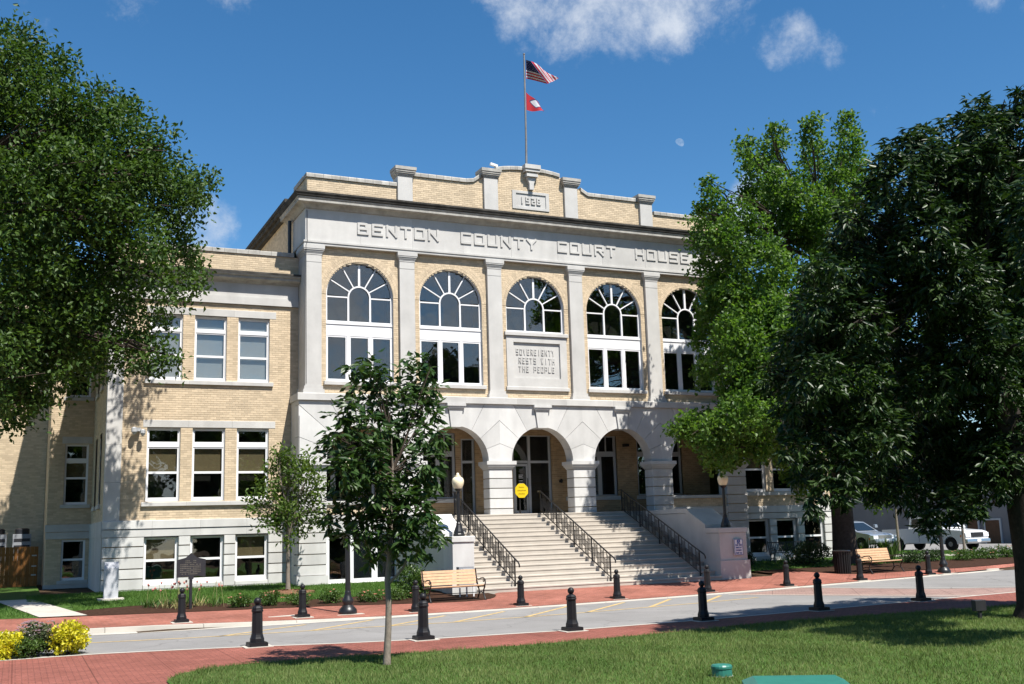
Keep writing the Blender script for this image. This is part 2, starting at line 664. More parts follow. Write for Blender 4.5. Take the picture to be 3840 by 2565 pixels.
m_pole = M('flagpole_metal', (.22, .21, .20), .45, .25, 4, 0, 50, .5, metal=.4)
m_cctv = M('camera_housing', (.7, .7, .7), .4, .05)
m_carw = M('white_car_paint', (.74, .75, .76), .3, .03, 2, 0, 50, .5, coat=.6)
m_cars = M('silver_car_paint', (.26, .29, .33), .3, .05, 2, 0, 50, .5, metal=.3, coat=.6)
m_tyre = M('tyre_rubber', (.012, .012, .012), .85, .2)
m_rim = M('wheel_rim', (.35, .35, .36), .35, .1, metal=.7)
m_chrome = M('chrome', (.5, .5, .52), .2, .05, metal=.9)
m_lampglass = M('headlight', (.75, .77, .8), .12, .05, spec=.7)
m_amber = M('amber_lens', (.6, .2, .02), .25, .05)
m_carglass = M('car_glass', (.012, .016, .018), .06, .1, spec=.8)
m_store = M('store_wall', (.19, .185, .19), .85, .08, 1, .1, 40, .2)
m_door = M('brown_door', (.10, .045, .02), .6, .2, 5)
m_ac = M('ac_casing', (.24, .25, .27), .55, .08, 5)
m_trash = M('trash_bin_metal', (.01, .01, .01), .5, .2)
m_moon = None

# ------------------------------------------------------------------ ground, road, walks, lawns
def sheet(name, mat_, xs, ylo, yhi, ny, dz, zf=zg, kind='structure', thick=0.0):
    mb = MB()
    V, F = [], []
    nx = len(xs)
    for x in xs:
        a, b_ = ylo(x), yhi(x)
        for j in range(ny + 1):
            y = a + (b_ - a) * j / ny
            V.append((x, y, zf(x, y) + dz))
    for i in range(nx - 1):
        for j in range(ny):
            p = i * (ny + 1) + j
            F.append((p, p + ny + 1, p + ny + 2, p + 1))
    mb.add(V, F)
    return build(mb, name, mat_, None, kind=kind)


lin = lambda a, b, n: [a + (b - a) * i / n for i in range(n + 1)]
flat = lambda x, y: 0.0
K0 = lambda x: kerb_y(x)
gnd = MB()
gx = lin(-60, 150, 60)
gy = [-120, -60, -40, -28, -20, -16, -13, -11, -9.5, -8, -7, -5.95, -4, -2, 0, 1.2, 4, 8, 14, 24, 50, 110]
V = [(x, y, zg(x, y) - .05) for x in gx for y in gy]
F = [(i * len(gy) + j, (i + 1) * len(gy) + j, (i + 1) * len(gy) + j + 1, i * len(gy) + j + 1) for i in range(len(gx) - 1) for j in range(len(gy) - 1)]
gnd.add(V, F)
build(gnd, 'ground', m_soil, None, kind='structure')
sheet('road', m_asph, lin(-14, 46, 60), lambda x: near_y(x), lambda x: kerb_y(x) - .02, 6, 0.004, flat)
# near walk of red pavers with a pale concrete edge strip
sheet('brick_walk', m_pave_near, lin(-14, 40, 90), lambda x: (lawn_y(x) - .25 if x > .96 else -30), lambda x: near_y(x) - .12, 4, 0.010, flat)
sheet('edge_strip', m_conc, lin(-14, 40, 60), lambda x: near_y(x) - .14, lambda x: near_y(x), 1, 0.014, flat)
sheet('lawn', m_lawn, [.97, 1.15, 1.4, 1.9, 2.8, 3.5, 4.4, 5.9, 7.6, 9.6, 10.6, 11.8, 13, 14.4, 16.7, 19, 24, 32, 45], lambda x: -42 if x > 1.3 else -22, lambda x: lawn_y(x), 6, 0.03, flat)


def back_y(x):
    return interp(x, [-14, -1.59, -.62, .59, 3.06, 6.27, 7.26, 9.64, 11.0, 11.9, 12.5, 12.9, 24.4, 24.9, 26.4, 26.6, 27.8, 30.1, 33.1, 35.85, 45],
                  [-5.3, -5.49, -5.81, -5.98, -6.5, -6.93, -7.05, -7.72, -7.95, -7.7, -7.0, -5.6, -5.6, -4.6, -4.4, -6.09, -6.52, -6.39, -6.23, -6.0, -5.5])


# kerb: separate concrete lengths
kerb_me = None
for i in range(26):
    x0 = -13 + i * 2.3
    x1 = x0 + 2.288
    mb = MB()
    for a, b_ in ((x0, (x0 + x1) / 2), ((x0 + x1) / 2, x1)):
        ya, yb = kerb_y(a), kerb_y(b_)
        ha, hb = kerb_h(a) + .014, kerb_h(b_) + .014
        mb.add([(a, ya, -.02), (b_, yb, -.02), (b_, yb + .02, hb), (a, ya + .02, ha), (b_, yb + .2, hb + .004), (a, ya + .2, ha + .004), (a, ya + .2, -.02), (b_, yb + .2, -.02)],
               [(0, 1, 2, 3), (3, 2, 4, 5), (5, 4, 7, 6), (0, 3, 5, 6), (1, 7, 4, 2)], .3 + .4 * random.random())
    build(mb, 'kerb', m_conc, None, kind='structure')
sheet('gutter', m_conc, lin(-14, 9.5, 24), lambda x: kerb_y(x) - .5 * interp(x, [2, 9.5], [1, .25]), lambda x: kerb_y(x), 1, 0.010, flat)
sheet('brick_pavement', m_pave_far, lin(-14, 46, 110), lambda x: kerb_y(x) + .2, back_y, 8, 0.016)
# crosswalk of brown pavers and its pale borders
cw = MB()
cw.add([(18.95, -10.15, .008), (22.9, -16.25, .008), (26.1, -15.75, .008), (26.6, -14.3, .008), (24.6, -12.9, .008), (22.6, -9.15, .008)], [(0, 1, 2, 3, 4, 5)])
build(cw, 'crosswalk', m_cross, None, kind='structure')
for p, q, w in (((18.86, -10.2), (23.2, -15.95), .16), ((22.6, -9.05), (25.2, -13.1), .14), ((25.2, -13.1), (27.2, -14.2), .14)):
    d = Vector((q[0] - p[0], q[1] - p[1], 0)).normalized()
    n_ = Vector((-d.y, d.x, 0)) * w
    mb = MB()
    mb.add([(p[0], p[1], .012), (q[0], q[1], .012), (q[0] + n_.x, q[1] + n_.y, .012), (p[0] + n_.x, p[1] + n_.y, .012)], [(0, 1, 2, 3)])
    build(mb, 'crosswalk_border', m_conc, None, kind='structure')


# yellow road markings
def stripe(pts, w):
    mb = MB()
    for (a, b_), (c, d) in zip(pts[:-1], pts[1:]):
        dd = Vector((c - a, d - b_, 0)).normalized()
        n_ = Vector((-dd.y, dd.x, 0)) * w / 2
        mb.add([(a - n_.x, b_ - n_.y, .009), (c - n_.x, d - n_.y, .009), (c + n_.x, d + n_.y, .009), (a + n_.x, b_ + n_.y, .009)], [(0, 1, 2, 3)])
    return build(mb, 'road_marking', m_yellow, None, kind='structure')


stripe([(.3, -12.0), (2.34, -12.45), (5.97, -12.76), (8.57, -13.04), (10.28, -12.98), (11.95, -12.88), (15.18, -12.47), (16.85, -12.22), (18.84, -11.74)], .11)
for a in [((2.98, -12.6), (5.45, -10.9)), ((5.17, -12.66), (7.27, -10.75)), ((7.02, -12.85), (9.2, -10.95)), ((8.66, -13.02), (10.98, -10.83)),
          ((10.57, -13.0), (13.2, -10.4)), ((12.45, -12.85), (15.03, -10.4)), ((14.63, -12.5), (16.7, -10.3)), ((16.6, -12.2), (18.6, -10.2))]:
    stripe(a, .12)

# far side: lawn, mulch beds, concrete path
def bed_y(x):
    return interp(x, [-1.0, 0.59, 2.04, 3.48, 4.78, 6.09, 7.85, 9.49, 11.2, 12.0, 13], [-5.0, -4.4, -3.9, -4.16, -4.77, -5.19, -4.8, -4.91, -4.4, -4.2, -4.2])


sheet('mulch_bed', m_mulch, lin(-.1, 12.6, 40), lambda x: max(back_y(x), kerb_y(x) + .5) + .02, lambda x: max(bed_y(x), back_y(x) + .05), 4, 0.026)
sheet('side_lawn', m_lawn, lin(-.9, 12.3, 30), lambda x: bed_y(x) - .03 if x > .3 else -5.6 + (.3 - x) * 1.6, lambda x: 1.3, 5, 0.032)
sheet('far_lawn', m_lawn, lin(-16, -.45, 20), lambda x: back_y(x), lambda x: 14, 8, 0.022)
pth = MB()
for i in range(10):
    t0, t1 = i / 10, (i + .985) / 10
    L_ = lambda t: (-.62 - 1.2 * t, -5.81 + 5.6 * t)
    R_ = lambda t: (.59 - 1.35 * t, -5.98 + 5.7 * t)
    ps = [L_(t0), R_(t0), R_(t1), L_(t1)]
    pth.add([(x, y, zg(x, y) + .045) for x, y in ps], [(0, 1, 2, 3)], random.random())
build(pth, 'concrete_path', m_conc, None, kind='structure')
# right-hand side beyond the steps
sheet('right_mulch', m_mulch, lin(24.9, 46, 30), lambda x: back_y(x) + .02, lambda x: interp(x, [24.9, 27, 31, 38, 46], [-3.6, -3.4, -2.9, -3.0, -3.0]), 3, 0.026)
sheet('right_lawn', m_lawn, lin(23.5, 45, 30), lambda x: interp(x, [23.5, 27, 31, 38, 46], [-3.6, -3.4, -2.9, -3.0, -3.0]) - .02, lambda x: 22, 10, 0.034)
pa = MB()
for i in range(9):
    a, b_ = 34.5 + i * 1.05, 35.53 + i * 1.05
    ya, yb = -.3 - i * .42, -.3 - (i + 1) * .42
    pa.add([(a, ya, zg(a, ya) + .05), (b_, yb, zg(b_, yb) + .05), (b_, yb + 1.3, zg(b_, yb + 1.3) + .05), (a, ya + 1.3, zg(a, ya + 1.3) + .05)], [(0, 1, 2, 3)], random.random())
build(pa, 'garden_path', m_conc, None, kind='structure')
sheet('side_street', m_asph, lin(43.2, 58, 10), lambda x: -30, lambda x: 70, 12, 0.05)
ks = MB()
for i in range(16):
    ks.box(43.05, 43.25, -10 + i * 3, -7.02 + i * 3, .1, .42, random.random())
build(ks, 'street_kerb', m_conc, None, kind='structure')

# ------------------------------------------------------------------ courthouse
PX, PS, XC, WY = 8.366, 3.709, 17.638, 1.10
PIL = [PX + i * PS for i in range(6)]
BAY = [PX + (i + .5) * PS for i in range(5)]
court = thing('courthouse', 'buff brick and pale stone court house with five arched bays and a flight of steps', 'court house', (XC, 1.0, .4))
stone_n = 0


def cpart(mb, name, mat_, **k):
    return build(mb, name, mat_, court, **k)


def subtract(a, b_, cuts):
    segs = [(a, b_)]
    for c, d in cuts:
        out = []
        for p, q in segs:
            if d <= p or c >= q:
                out.append((p, q))
            else:
                if c > p:
                    out.append((p, c))
                if d < q:
                    out.append((d, q))
        segs = out
    return segs


CH, BL = .0805, .222


BRICK_ME = []
brick_left = [300]


def single_brick(p, d):
    """one full brick as an object of its own; four tones share four meshes"""
    if not BRICK_ME:
        for k in range(6):
            q = MB()
            q.box(0, BL - .008, -.009, 0, 0, .0705, (k + .5) / 6)
            me = bpy.data.meshes.new('brick')
            me.from_pydata(q.v, [], q.f)
            a_ = me.attributes.new('tone', 'FLOAT', 'POINT')
            a_.data.foreach_set('value', np.array(q.t, dtype=np.float32))
            me.materials.append(m_brick)
            BRICK_ME.append(me)
    o = bpy.data.objects.new('brick', random.choice(BRICK_ME))
    COL.objects.link(o)
    o.parent = court
    o.location = Vector(p) - wloc(court)
    brick_left[0] -= 1


def brickwork(bm_, mm, fn, u0, u1, z0, z1, holes=(), arches=(), ph=0, single=None):
    """courses of single bricks proud of a mortar bed; fn(u, z, d) -> xyz, d = distance out of the wall"""
    n = max(1, round((z1 - z0) / CH))
    ch = (z1 - z0) / n
    for k in range(n):
        za, zb = z0 + k * ch, z0 + (k + 1) * ch
        zc = (za + zb) / 2
        cuts = [(a, b_) for a, b_, c, d in holes if c < zc < d]
        cm = list(cuts)
        for uc, zs, r in arches:
            if zs < zb and zc < zs + r + .2:
                w = math.sqrt(max(0, (r + .2) ** 2 - max(0, zc - zs) ** 2))
                cuts.append((uc - w, uc + w))
            if zs < zb and za < zs + r:
                w = math.sqrt(max(0, r ** 2 - (zb - zs) ** 2)) if zb < zs + r else 0
                cm.append((uc - w, uc + w))
        for p, q in subtract(u0, u1, cm):
            mm.add([fn(p, za, 0), fn(q, za, 0), fn(q, zb, 0), fn(p, zb, 0)], [(0, 1, 2, 3)])
        for p, q in subtract(u0, u1, cuts):
            o2 = BL / 2 if (k + ph) % 2 else 0
            u = p
            e = math.floor((p - o2) / BL) * BL + o2 + BL
            while u < q - .01:
                v_ = min(e, q)
                if v_ - u > .025:
                    d = .007 + random.random() * .004
                    a, b_, c, g = u + .004, v_ - .004, za + .005, zb - .005
                    if single and single[0] < zc < single[1] and brick_left[0] > 0 and b_ - a > BL - .0085:
                        single_brick(fn(a, c, 0), d)
                        u = v_
                        e += BL
                        continue
                    bm_.add([fn(a, c, 0), fn(b_, c, 0), fn(b_, g, 0), fn(a, g, 0), fn(a, c, d), fn(b_, c, d), fn(b_, g, d), fn(a, g, d)],
                            [(4, 5, 6, 7), (0, 1, 5, 4), (1, 2, 6, 5), (2, 3, 7, 6), (3, 0, 4, 7)], random.random())
                u = v_
                e += BL


def front(y):
    return lambda u, z, d: (u, y - d, z)


def leftside(x):
    return lambda u, z, d: (x - d, -u, z)          # u = -y, so that faces look towards -x


def ring(bm_, uc, zs, r, y, w=.115, rows=3, gap=.004):
    for row in range(rows):
        ra, rb = r + row * w + .002, r + (row + 1) * w - .004
        n = max(10, int(math.pi * (ra + rb) / 2 / .082))
        for k in range(n):
            t0, t1 = math.pi * k / n + .002, math.pi * (k + 1) / n - .002
            P = [(uc + rr * math.cos(t), zs + rr * math.sin(t)) for rr, t in ((ra, t0), (rb, t0), (rb, t1), (ra, t1))]
            d = .012 + random.random() * .004
            bm_.add([(p, y, q) for p, q in P] + [(p, y - d, q) for p, q in P], [(4, 7, 6, 5), (0, 4, 5, 1), (1, 5, 6, 2), (2, 6, 7, 3), (3, 7, 4, 0)], random.random())


bk, mo = MB(), MB()


def reveal(x0, x1, z0, z1, y0, y1, arch=None, sill=True):
    """the masonry sides of an opening"""
    rv = MB()
    if arch is None:
        rv.add([(x0, y0, z0), (x0, y1, z0), (x0, y1, z1), (x0, y0, z1), (x1, y0, z0), (x1, y1, z0), (x1, y1, z1), (x1, y0, z1)],
               [(0, 1, 2, 3), (7, 6, 5, 4), (3, 2, 6, 7), (0, 4, 5, 1)])
    else:
        xc, r = (x0 + x1) / 2, (x1 - x0) / 2
        P = [(x0, z0)] + [(xc - r * math.cos(math.pi * k / 24), arch + r * math.sin(math.pi * k / 24)) for k in range(25)] + [(x1, z0)]
        V = [(p, y0, q) for p, q in P] + [(p, y1, q) for p, q in P]
        n = len(P)
        rv.add(V, [(i, i + n, i + n + 1, i + 1) for i in range(n - 1)])
    cpart(rv, 'window_reveal', m_lime)


def bar(mb, x0, x1, z0, z1, y0, y1):
    mb.box(x0, x1, y0, y1, z0, z1)


def pane(par, x0, x1, z0, z1, y):
    mb = MB()
    mb.box(x0, x1, y, y + .012, z0, z1)
    build(mb, 'pane', m_glass, par)


def blind(par, x0, x1, z0, z1, y, mat_=None):
    mb = MB()
    mb.box(x0, x1, y, y + .01, z0, z1)
    build(mb, 'blind', mat_ or m_blind, par)




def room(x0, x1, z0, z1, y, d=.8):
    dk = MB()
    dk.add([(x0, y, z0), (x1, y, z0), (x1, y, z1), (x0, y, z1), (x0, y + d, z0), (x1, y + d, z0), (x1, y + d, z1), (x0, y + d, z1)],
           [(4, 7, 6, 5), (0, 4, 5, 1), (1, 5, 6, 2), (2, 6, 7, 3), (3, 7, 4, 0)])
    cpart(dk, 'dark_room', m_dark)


def sash_window(x0, x1, z0, z1, y, transom=None, mid=None, side=.085, foot=.13, head=.08, shade=False, mat_=None, name='window'):
    """white frame, optional transom light over a sliding sash"""
    mb = MB()
    yb = y + .07
    bar(mb, x0, x0 + side, z0, z1, y, yb)
    bar(mb, x1 - side, x1, z0, z1, y, yb)
    bar(mb, x0 + side, x1 - side, z0, z0 + foot, y + .004, yb)
    bar(mb, x0 + side, x1 - side, z1 - head, z1, y + .004, yb)
    bar(mb, x0 - .025, x0 + side * .45, z0, z1, y - .03, y)
    bar(mb, x1 - side * .45, x1 + .025, z0, z1, y - .03, y)
    bar(mb, x0 - .025, x1 + .025, z1 - head * .5, z1 + .02, y - .035, y - .001)
    spans = []
    a = z0 + foot
    top = z1 - head
    if transom:
        bar(mb, x0 + side, x1 - side, transom[0], transom[1], y + .002, yb)
        bar(mb, x0 + side * .5, x1 - side * .5, transom[0] + .05, transom[1] - .05, y - .02, y)
        spans.append((transom[1], top))
        top = transom[0]
    if mid:
        bar(mb, x0 + side, x1 - side, mid - .04, mid + .04, y + .006, yb - .01)
        spans += [(mid + .04, top), (a, mid - .04)]
    else:
        spans.append((a, top))
    w = build(mb, name, mat_ or m_frame, court)
    for p, q in spans:
        pane(w, x0 + side, x1 - side, p, q, y + .035)
    if shade == 'pale':
        for p, q in spans:
            blind(w, x0 + side, x1 - side, p, q, y + .12, m_blind_pale)
    elif shade and mid:
        blind(w, x0 + side, x1 - side, mid + .04, top, y + .12)
    room(x0, x1, z0, z1, yb + .01)
    return w


# ---- wings: windows, brick, stone
WW = [(2.165 + d, 3.30 + d) for d in (.57, 2.135, 3.70)]
WL = [(2.735, 3.87), (4.285, 5.425), (5.845, 6.995)]
WR = [(2 * XC - b_, 2 * XC - a) for a, b_ in WL][::-1]
LX0, LX1 = 1.40, 7.85
RX0, RX1 = 2 * XC - LX1, 2 * XC - LX0
for side, W_ in ((0, WL), (1, WR)):
    x0, x1 = (LX0, LX1) if side == 0 else (RX0, RX1)
    holes = []
    for a, b_ in W_:
        holes += [(a, b_, 7.84, 10.23), (a, b_, 3.52, 6.12)]
    fx0, fx1 = (x0 + .5, x1 + .24) if side == 0 else (x0 - .24, x1 - .5)
    brickwork(bk, mo, front(WY), fx0, fx1, 2.90, 10.74, holes, single=(6.42, 7.6) if side == 0 else None)
    brickwork(bk, mo, front(WY), x0 - .24 * side, x1 + .24 * (1 - side), 11.93, 12.70)
    for wi, (a, b_) in enumerate(W_):
        sash_window(a, b_, 7.84, 10.23, WY + .10, (9.58, 9.78), 8.76, shade='pale')
        sash_window(a, b_, 3.52, 6.12, WY + .10, (5.40, 5.64), 4.55, foot=.16, shade=True)
        sash_window(a, b_, .70, 2.30, WY + .10, None, 1.52, foot=.17, head=.06, shade=(wi != 1 and side == 0))
        for z0, z1 in ((7.84, 10.23), (3.52, 6.12), (.70, 2.30)):
            reveal(a, b_, z0, z1, WY, WY + .12)
    # sills and lintels, each band cut in three stones
    s0, s1 = W_[0][0] - .14, W_[2][1] + .14
    for z0, z1, pr, a, b_ in ((7.70, 7.838, .10, s0, s1), (3.38, 3.518, .10, s0, s1), (10.26, 10.52, .02, s0, s1 + .1), (6.15, 6.40, .02, s0, s1 + .1)):
        for k in range(3):
            p, q = a + (b_ - a) * k / 3, a + (b_ - a) * (k + 1) / 3
            mb = MB()
            mb.bbox(p + .002, q - .002, WY - pr, WY + .1, z0, z1, .012, random.random())
            cpart(mb, 'sill_stone' if pr > .05 else 'lintel_stone', m_lime)
    # corner pilaster of stone blocks
    cx0, cx1 = (x0 - .02, x0 + .5) if side == 0 else (x1 - .5, x1 + .02)
    for k in range(6):
        z0, z1 = 2.9 + k * 1.31, 2.9 + (k + 1) * 1.31
        mb = MB()
        mb.box(cx0, cx1, WY - .06, WY + .3, z0 + .003, z1 - .003, random.random())
        cpart(mb, 'corner_stone', m_lime)
    # architrave, frieze, cornice
    c0, c1 = (x0 - .05, x1 + .22) if side == 0 else (x0 - .22, x1 + .05)
    e0, e1 = (1, 0) if side == 0 else (0, 1)
    mb = MB()
    mb.box(c0, c1, WY - .10, WY + .2, 10.75, 11.03)
    cpart(mb, 'architrave', m_lime)
    mb = MB()
    mb.box(c0 + .05 * e0, c1 - .05 * e1, WY - .03, WY + .2, 11.03, 11.60)
    cpart(mb, 'frieze', m_lime)
    mb = MB()
    prof = [(WY - .06, 11.56), (WY - .12, 11.62), (WY - .30, 11.67), (WY - .34, 11.70), (WY - .34, 11.78), (WY - .40, 11.80), (WY - .43, 11.86), (WY + .1, 11.86), (WY + .1, 11.56)]
    mb.prism(prof, c0 - .34 * e0, c1 + .34 * e1, 'x')
    cpart(mb, 'cornice', m_coping)
    mb = MB()
    mb.prism([(WY - .44, 11.862), (WY - .44, 11.93), (WY - .38, 11.96), (WY + .1, 12.03), (WY + .1, 11.862)], c0 - .36 * e0, c1 + .36 * e1, 'x')
    cpart(mb, 'cornice_top', m_stain)
    n = 15
    for k in range(n):
        p, q = x0 - .05 + (x1 - x0 + .1) * k / n, x0 - .05 + (x1 - x0 + .1) * (k + 1) / n
        mb = MB()
        mb.bbox(p + .004, q - .004, WY - .06, WY + .35, 12.70, 12.86 + random.random() * .008, .02, random.random())
        cpart(mb, 'coping_stone', m_coping)
    # basement: two plain bands over rusticated courses
    for z0, z1, pr in ((2.62, 2.90, .10), (2.345, 2.60, .07)):
        for k in range(4):
            p, q = x0 - .04 + (x1 - x0 + .04) * k / 4, x0 - .04 + (x1 - x0 + .04) * (k + 1) / 4
            mb = MB()
            mb.bbox(p + .002, q - .002, WY - pr, WY + .2, z0, z1, .015, random.random())
            cpart(mb, 'band_stone', m_white)
    mb = MB()
    edges = [x0 - .02] + [e for w in W_ for e in w] + [x1]
    for k in range(0, 8, 2):
        mb.box(edges[k] + .01, edges[k + 1] - .01, WY + .01, WY + .2, .1, 2.34)
    for a, b_ in W_:
        mb.box(a - .02, b_ + .02, WY - .004, WY + .2, .1, .56)
    cpart(mb, 'joint_bed', m_mortar)
    for k in range(0, 8, 2):
        p, q = edges[k], edges[k + 1]
        for z0, z1 in ((.56, .915), (.93, 1.255), (1.27, 1.635), (1.65, 2.005), (2.02, 2.335)):
            mb = MB()
            mb.prism([(p + .012 if k else p, WY - .055), (p + .03, WY - .075), (q - .03, WY - .075), (q - .012, WY - .055), (q - .012, WY + .1), (p + .012 if k else p, WY + .1)], z0 + .012, z1 - .012, 'z', random.random())
            cpart(mb, 'basement_stone', m_white)
    for a, b_ in W_:
        mb = MB()
        mb.bbox(a + .002, b_ - .002, WY - .09, WY + .2, .57, .698, .012, random.random())
        cpart(mb, 'sill_stone', m_white)
    mb = MB()
    mb.box(x0 - .03, x1, WY - .085, WY + .1, .2, .555)
    cpart(mb, 'plinth', m_white)

# left return wall of the left wing and the recessed part behind it
brickwork(bk, mo, leftside(LX0), -8.0, -(WY + .3), 2.90, 10.74, [(-4.2, -3.1, 3.52, 6.12), (-4.2, -3.1, 7.84, 10.23), (-6.6, -5.5, 3.52, 6.12), (-6.6, -5.5, 7.84, 10.23)])
brickwork(bk, mo, leftside(LX0), -8.0, -(WY - .0), 11.93, 12.70)
for y0 in (3.1, 5.5):
    for z0, z1, t, md in ((3.52, 6.12, 5.5, 4.55), (7.84, 10.23, 9.66, 8.76)):
        mb = MB()
        X = LX0 + .1
        for a, b_, c, d in ((y0, y0 + .09, z0, z1), (y0 + 1.01, y0 + 1.1, z0, z1), (y0 + .09, y0 + 1.01, z0, z0 + .13), (y0 + .09, y0 + 1.01, z1 - .08, z1),
                            (y0 + .09, y0 + 1.01, t, t + .2), (y0 + .09, y0 + 1.01, md - .04, md + .04)):
            mb.box(X, X + .07, a, b_, c, d)
        w = cpart(mb, 'window', m_frame)
        for c, d in ((z0 + .13, md - .04), (md + .04, t), (t + .2, z1 - .08)):
            mb = MB()
            mb.box(X + .03, X + .045, y0 + .09, y0 + 1.01, c, d)
            build(mb, 'pane', m_glass, w)
        mb = MB()
        mb.box(X + .5, X + .52, y0 - .3, y0 + 1.4, z0 - .2, z1 + .2)
        cpart(mb, 'dark_room', m_dark)
        mb = MB()
        mb.box(LX0 - .09, LX0 + .1, y0 - .1, y0 + 1.2, z0 - .14, z0 - .002)
        cpart(mb, 'sill_stone', m_lime)
mb = MB()
mb.box(LX0 - .06, LX0 + .3, WY + .2, 8, 2.345, 2.90)
mb.box(LX0 - .04, LX0 + .3, WY + .2, 8, .2, 2.345)
cpart(mb, 'return_base', m_lime)
mb = MB()
mb.box(LX0 - .06, LX0 + .3, WY + .2, 8, 10.75, 11.60)
mb.box(LX0 - .38, LX0 + .3, WY - .43, 8, 11.62, 11.858)
cpart(mb, 'return_cornice', m_coping)
mb = MB()
mb.box(LX0 - .40, LX0 + .3, WY - .40, 8, 11.862, 11.95)
mb.box(LX0 - .05, LX0 + .35, WY + .36, 8, 12.70, 12.87)
cpart(mb, 'return_coping', m_stain)

RY, RXA, RXB = 8.0, -.22, 1.40
hol = [(.34, 1.22, 3.70, 6.10), (.34, 1.22, 8.0, 10.3), (.34, 1.22, .75, 2.32)]
brickwork(bk, mo, front(RY), RXA, RXB, .4, 12.6, hol)
brickwork(bk, mo, leftside(RXA), -13.0, -RY, .4, 12.6)
for a, b_, c, d in hol:
    sash_window(a, b_, c, d, RY + .08, (d - .75, d - .56) if d > 3 else None, (c + 1.05) if d > 3 else 1.55, side=.075, foot=.1, head=.07, shade=d > 3, mat_=m_frame)
    reveal(a, b_, c, d, RY, RY + .1)
    mb = MB()
    mb.bbox(a - .12, b_ + .12, RY - .08, RY + .1, c - .14, c - .002)
    cpart(mb, 'sill_stone', m_lime)
    if d > 3:
        mb = MB()
        mb.box(a - .12, b_ + .12, RY - .02, RY + .1, d + .03, d + .3)
        cpart(mb, 'lintel_stone', m_lime)
for a, c, d in ((.06, 2.64, 2.92), (.04, 2.36, 2.62), (.05, .3, .6)):
    mb = MB()
    mb.box(RXA - a, RXB, RY - a - .01, RY + .1, c, d)
    cpart(mb, 'band_stone', m_lime)

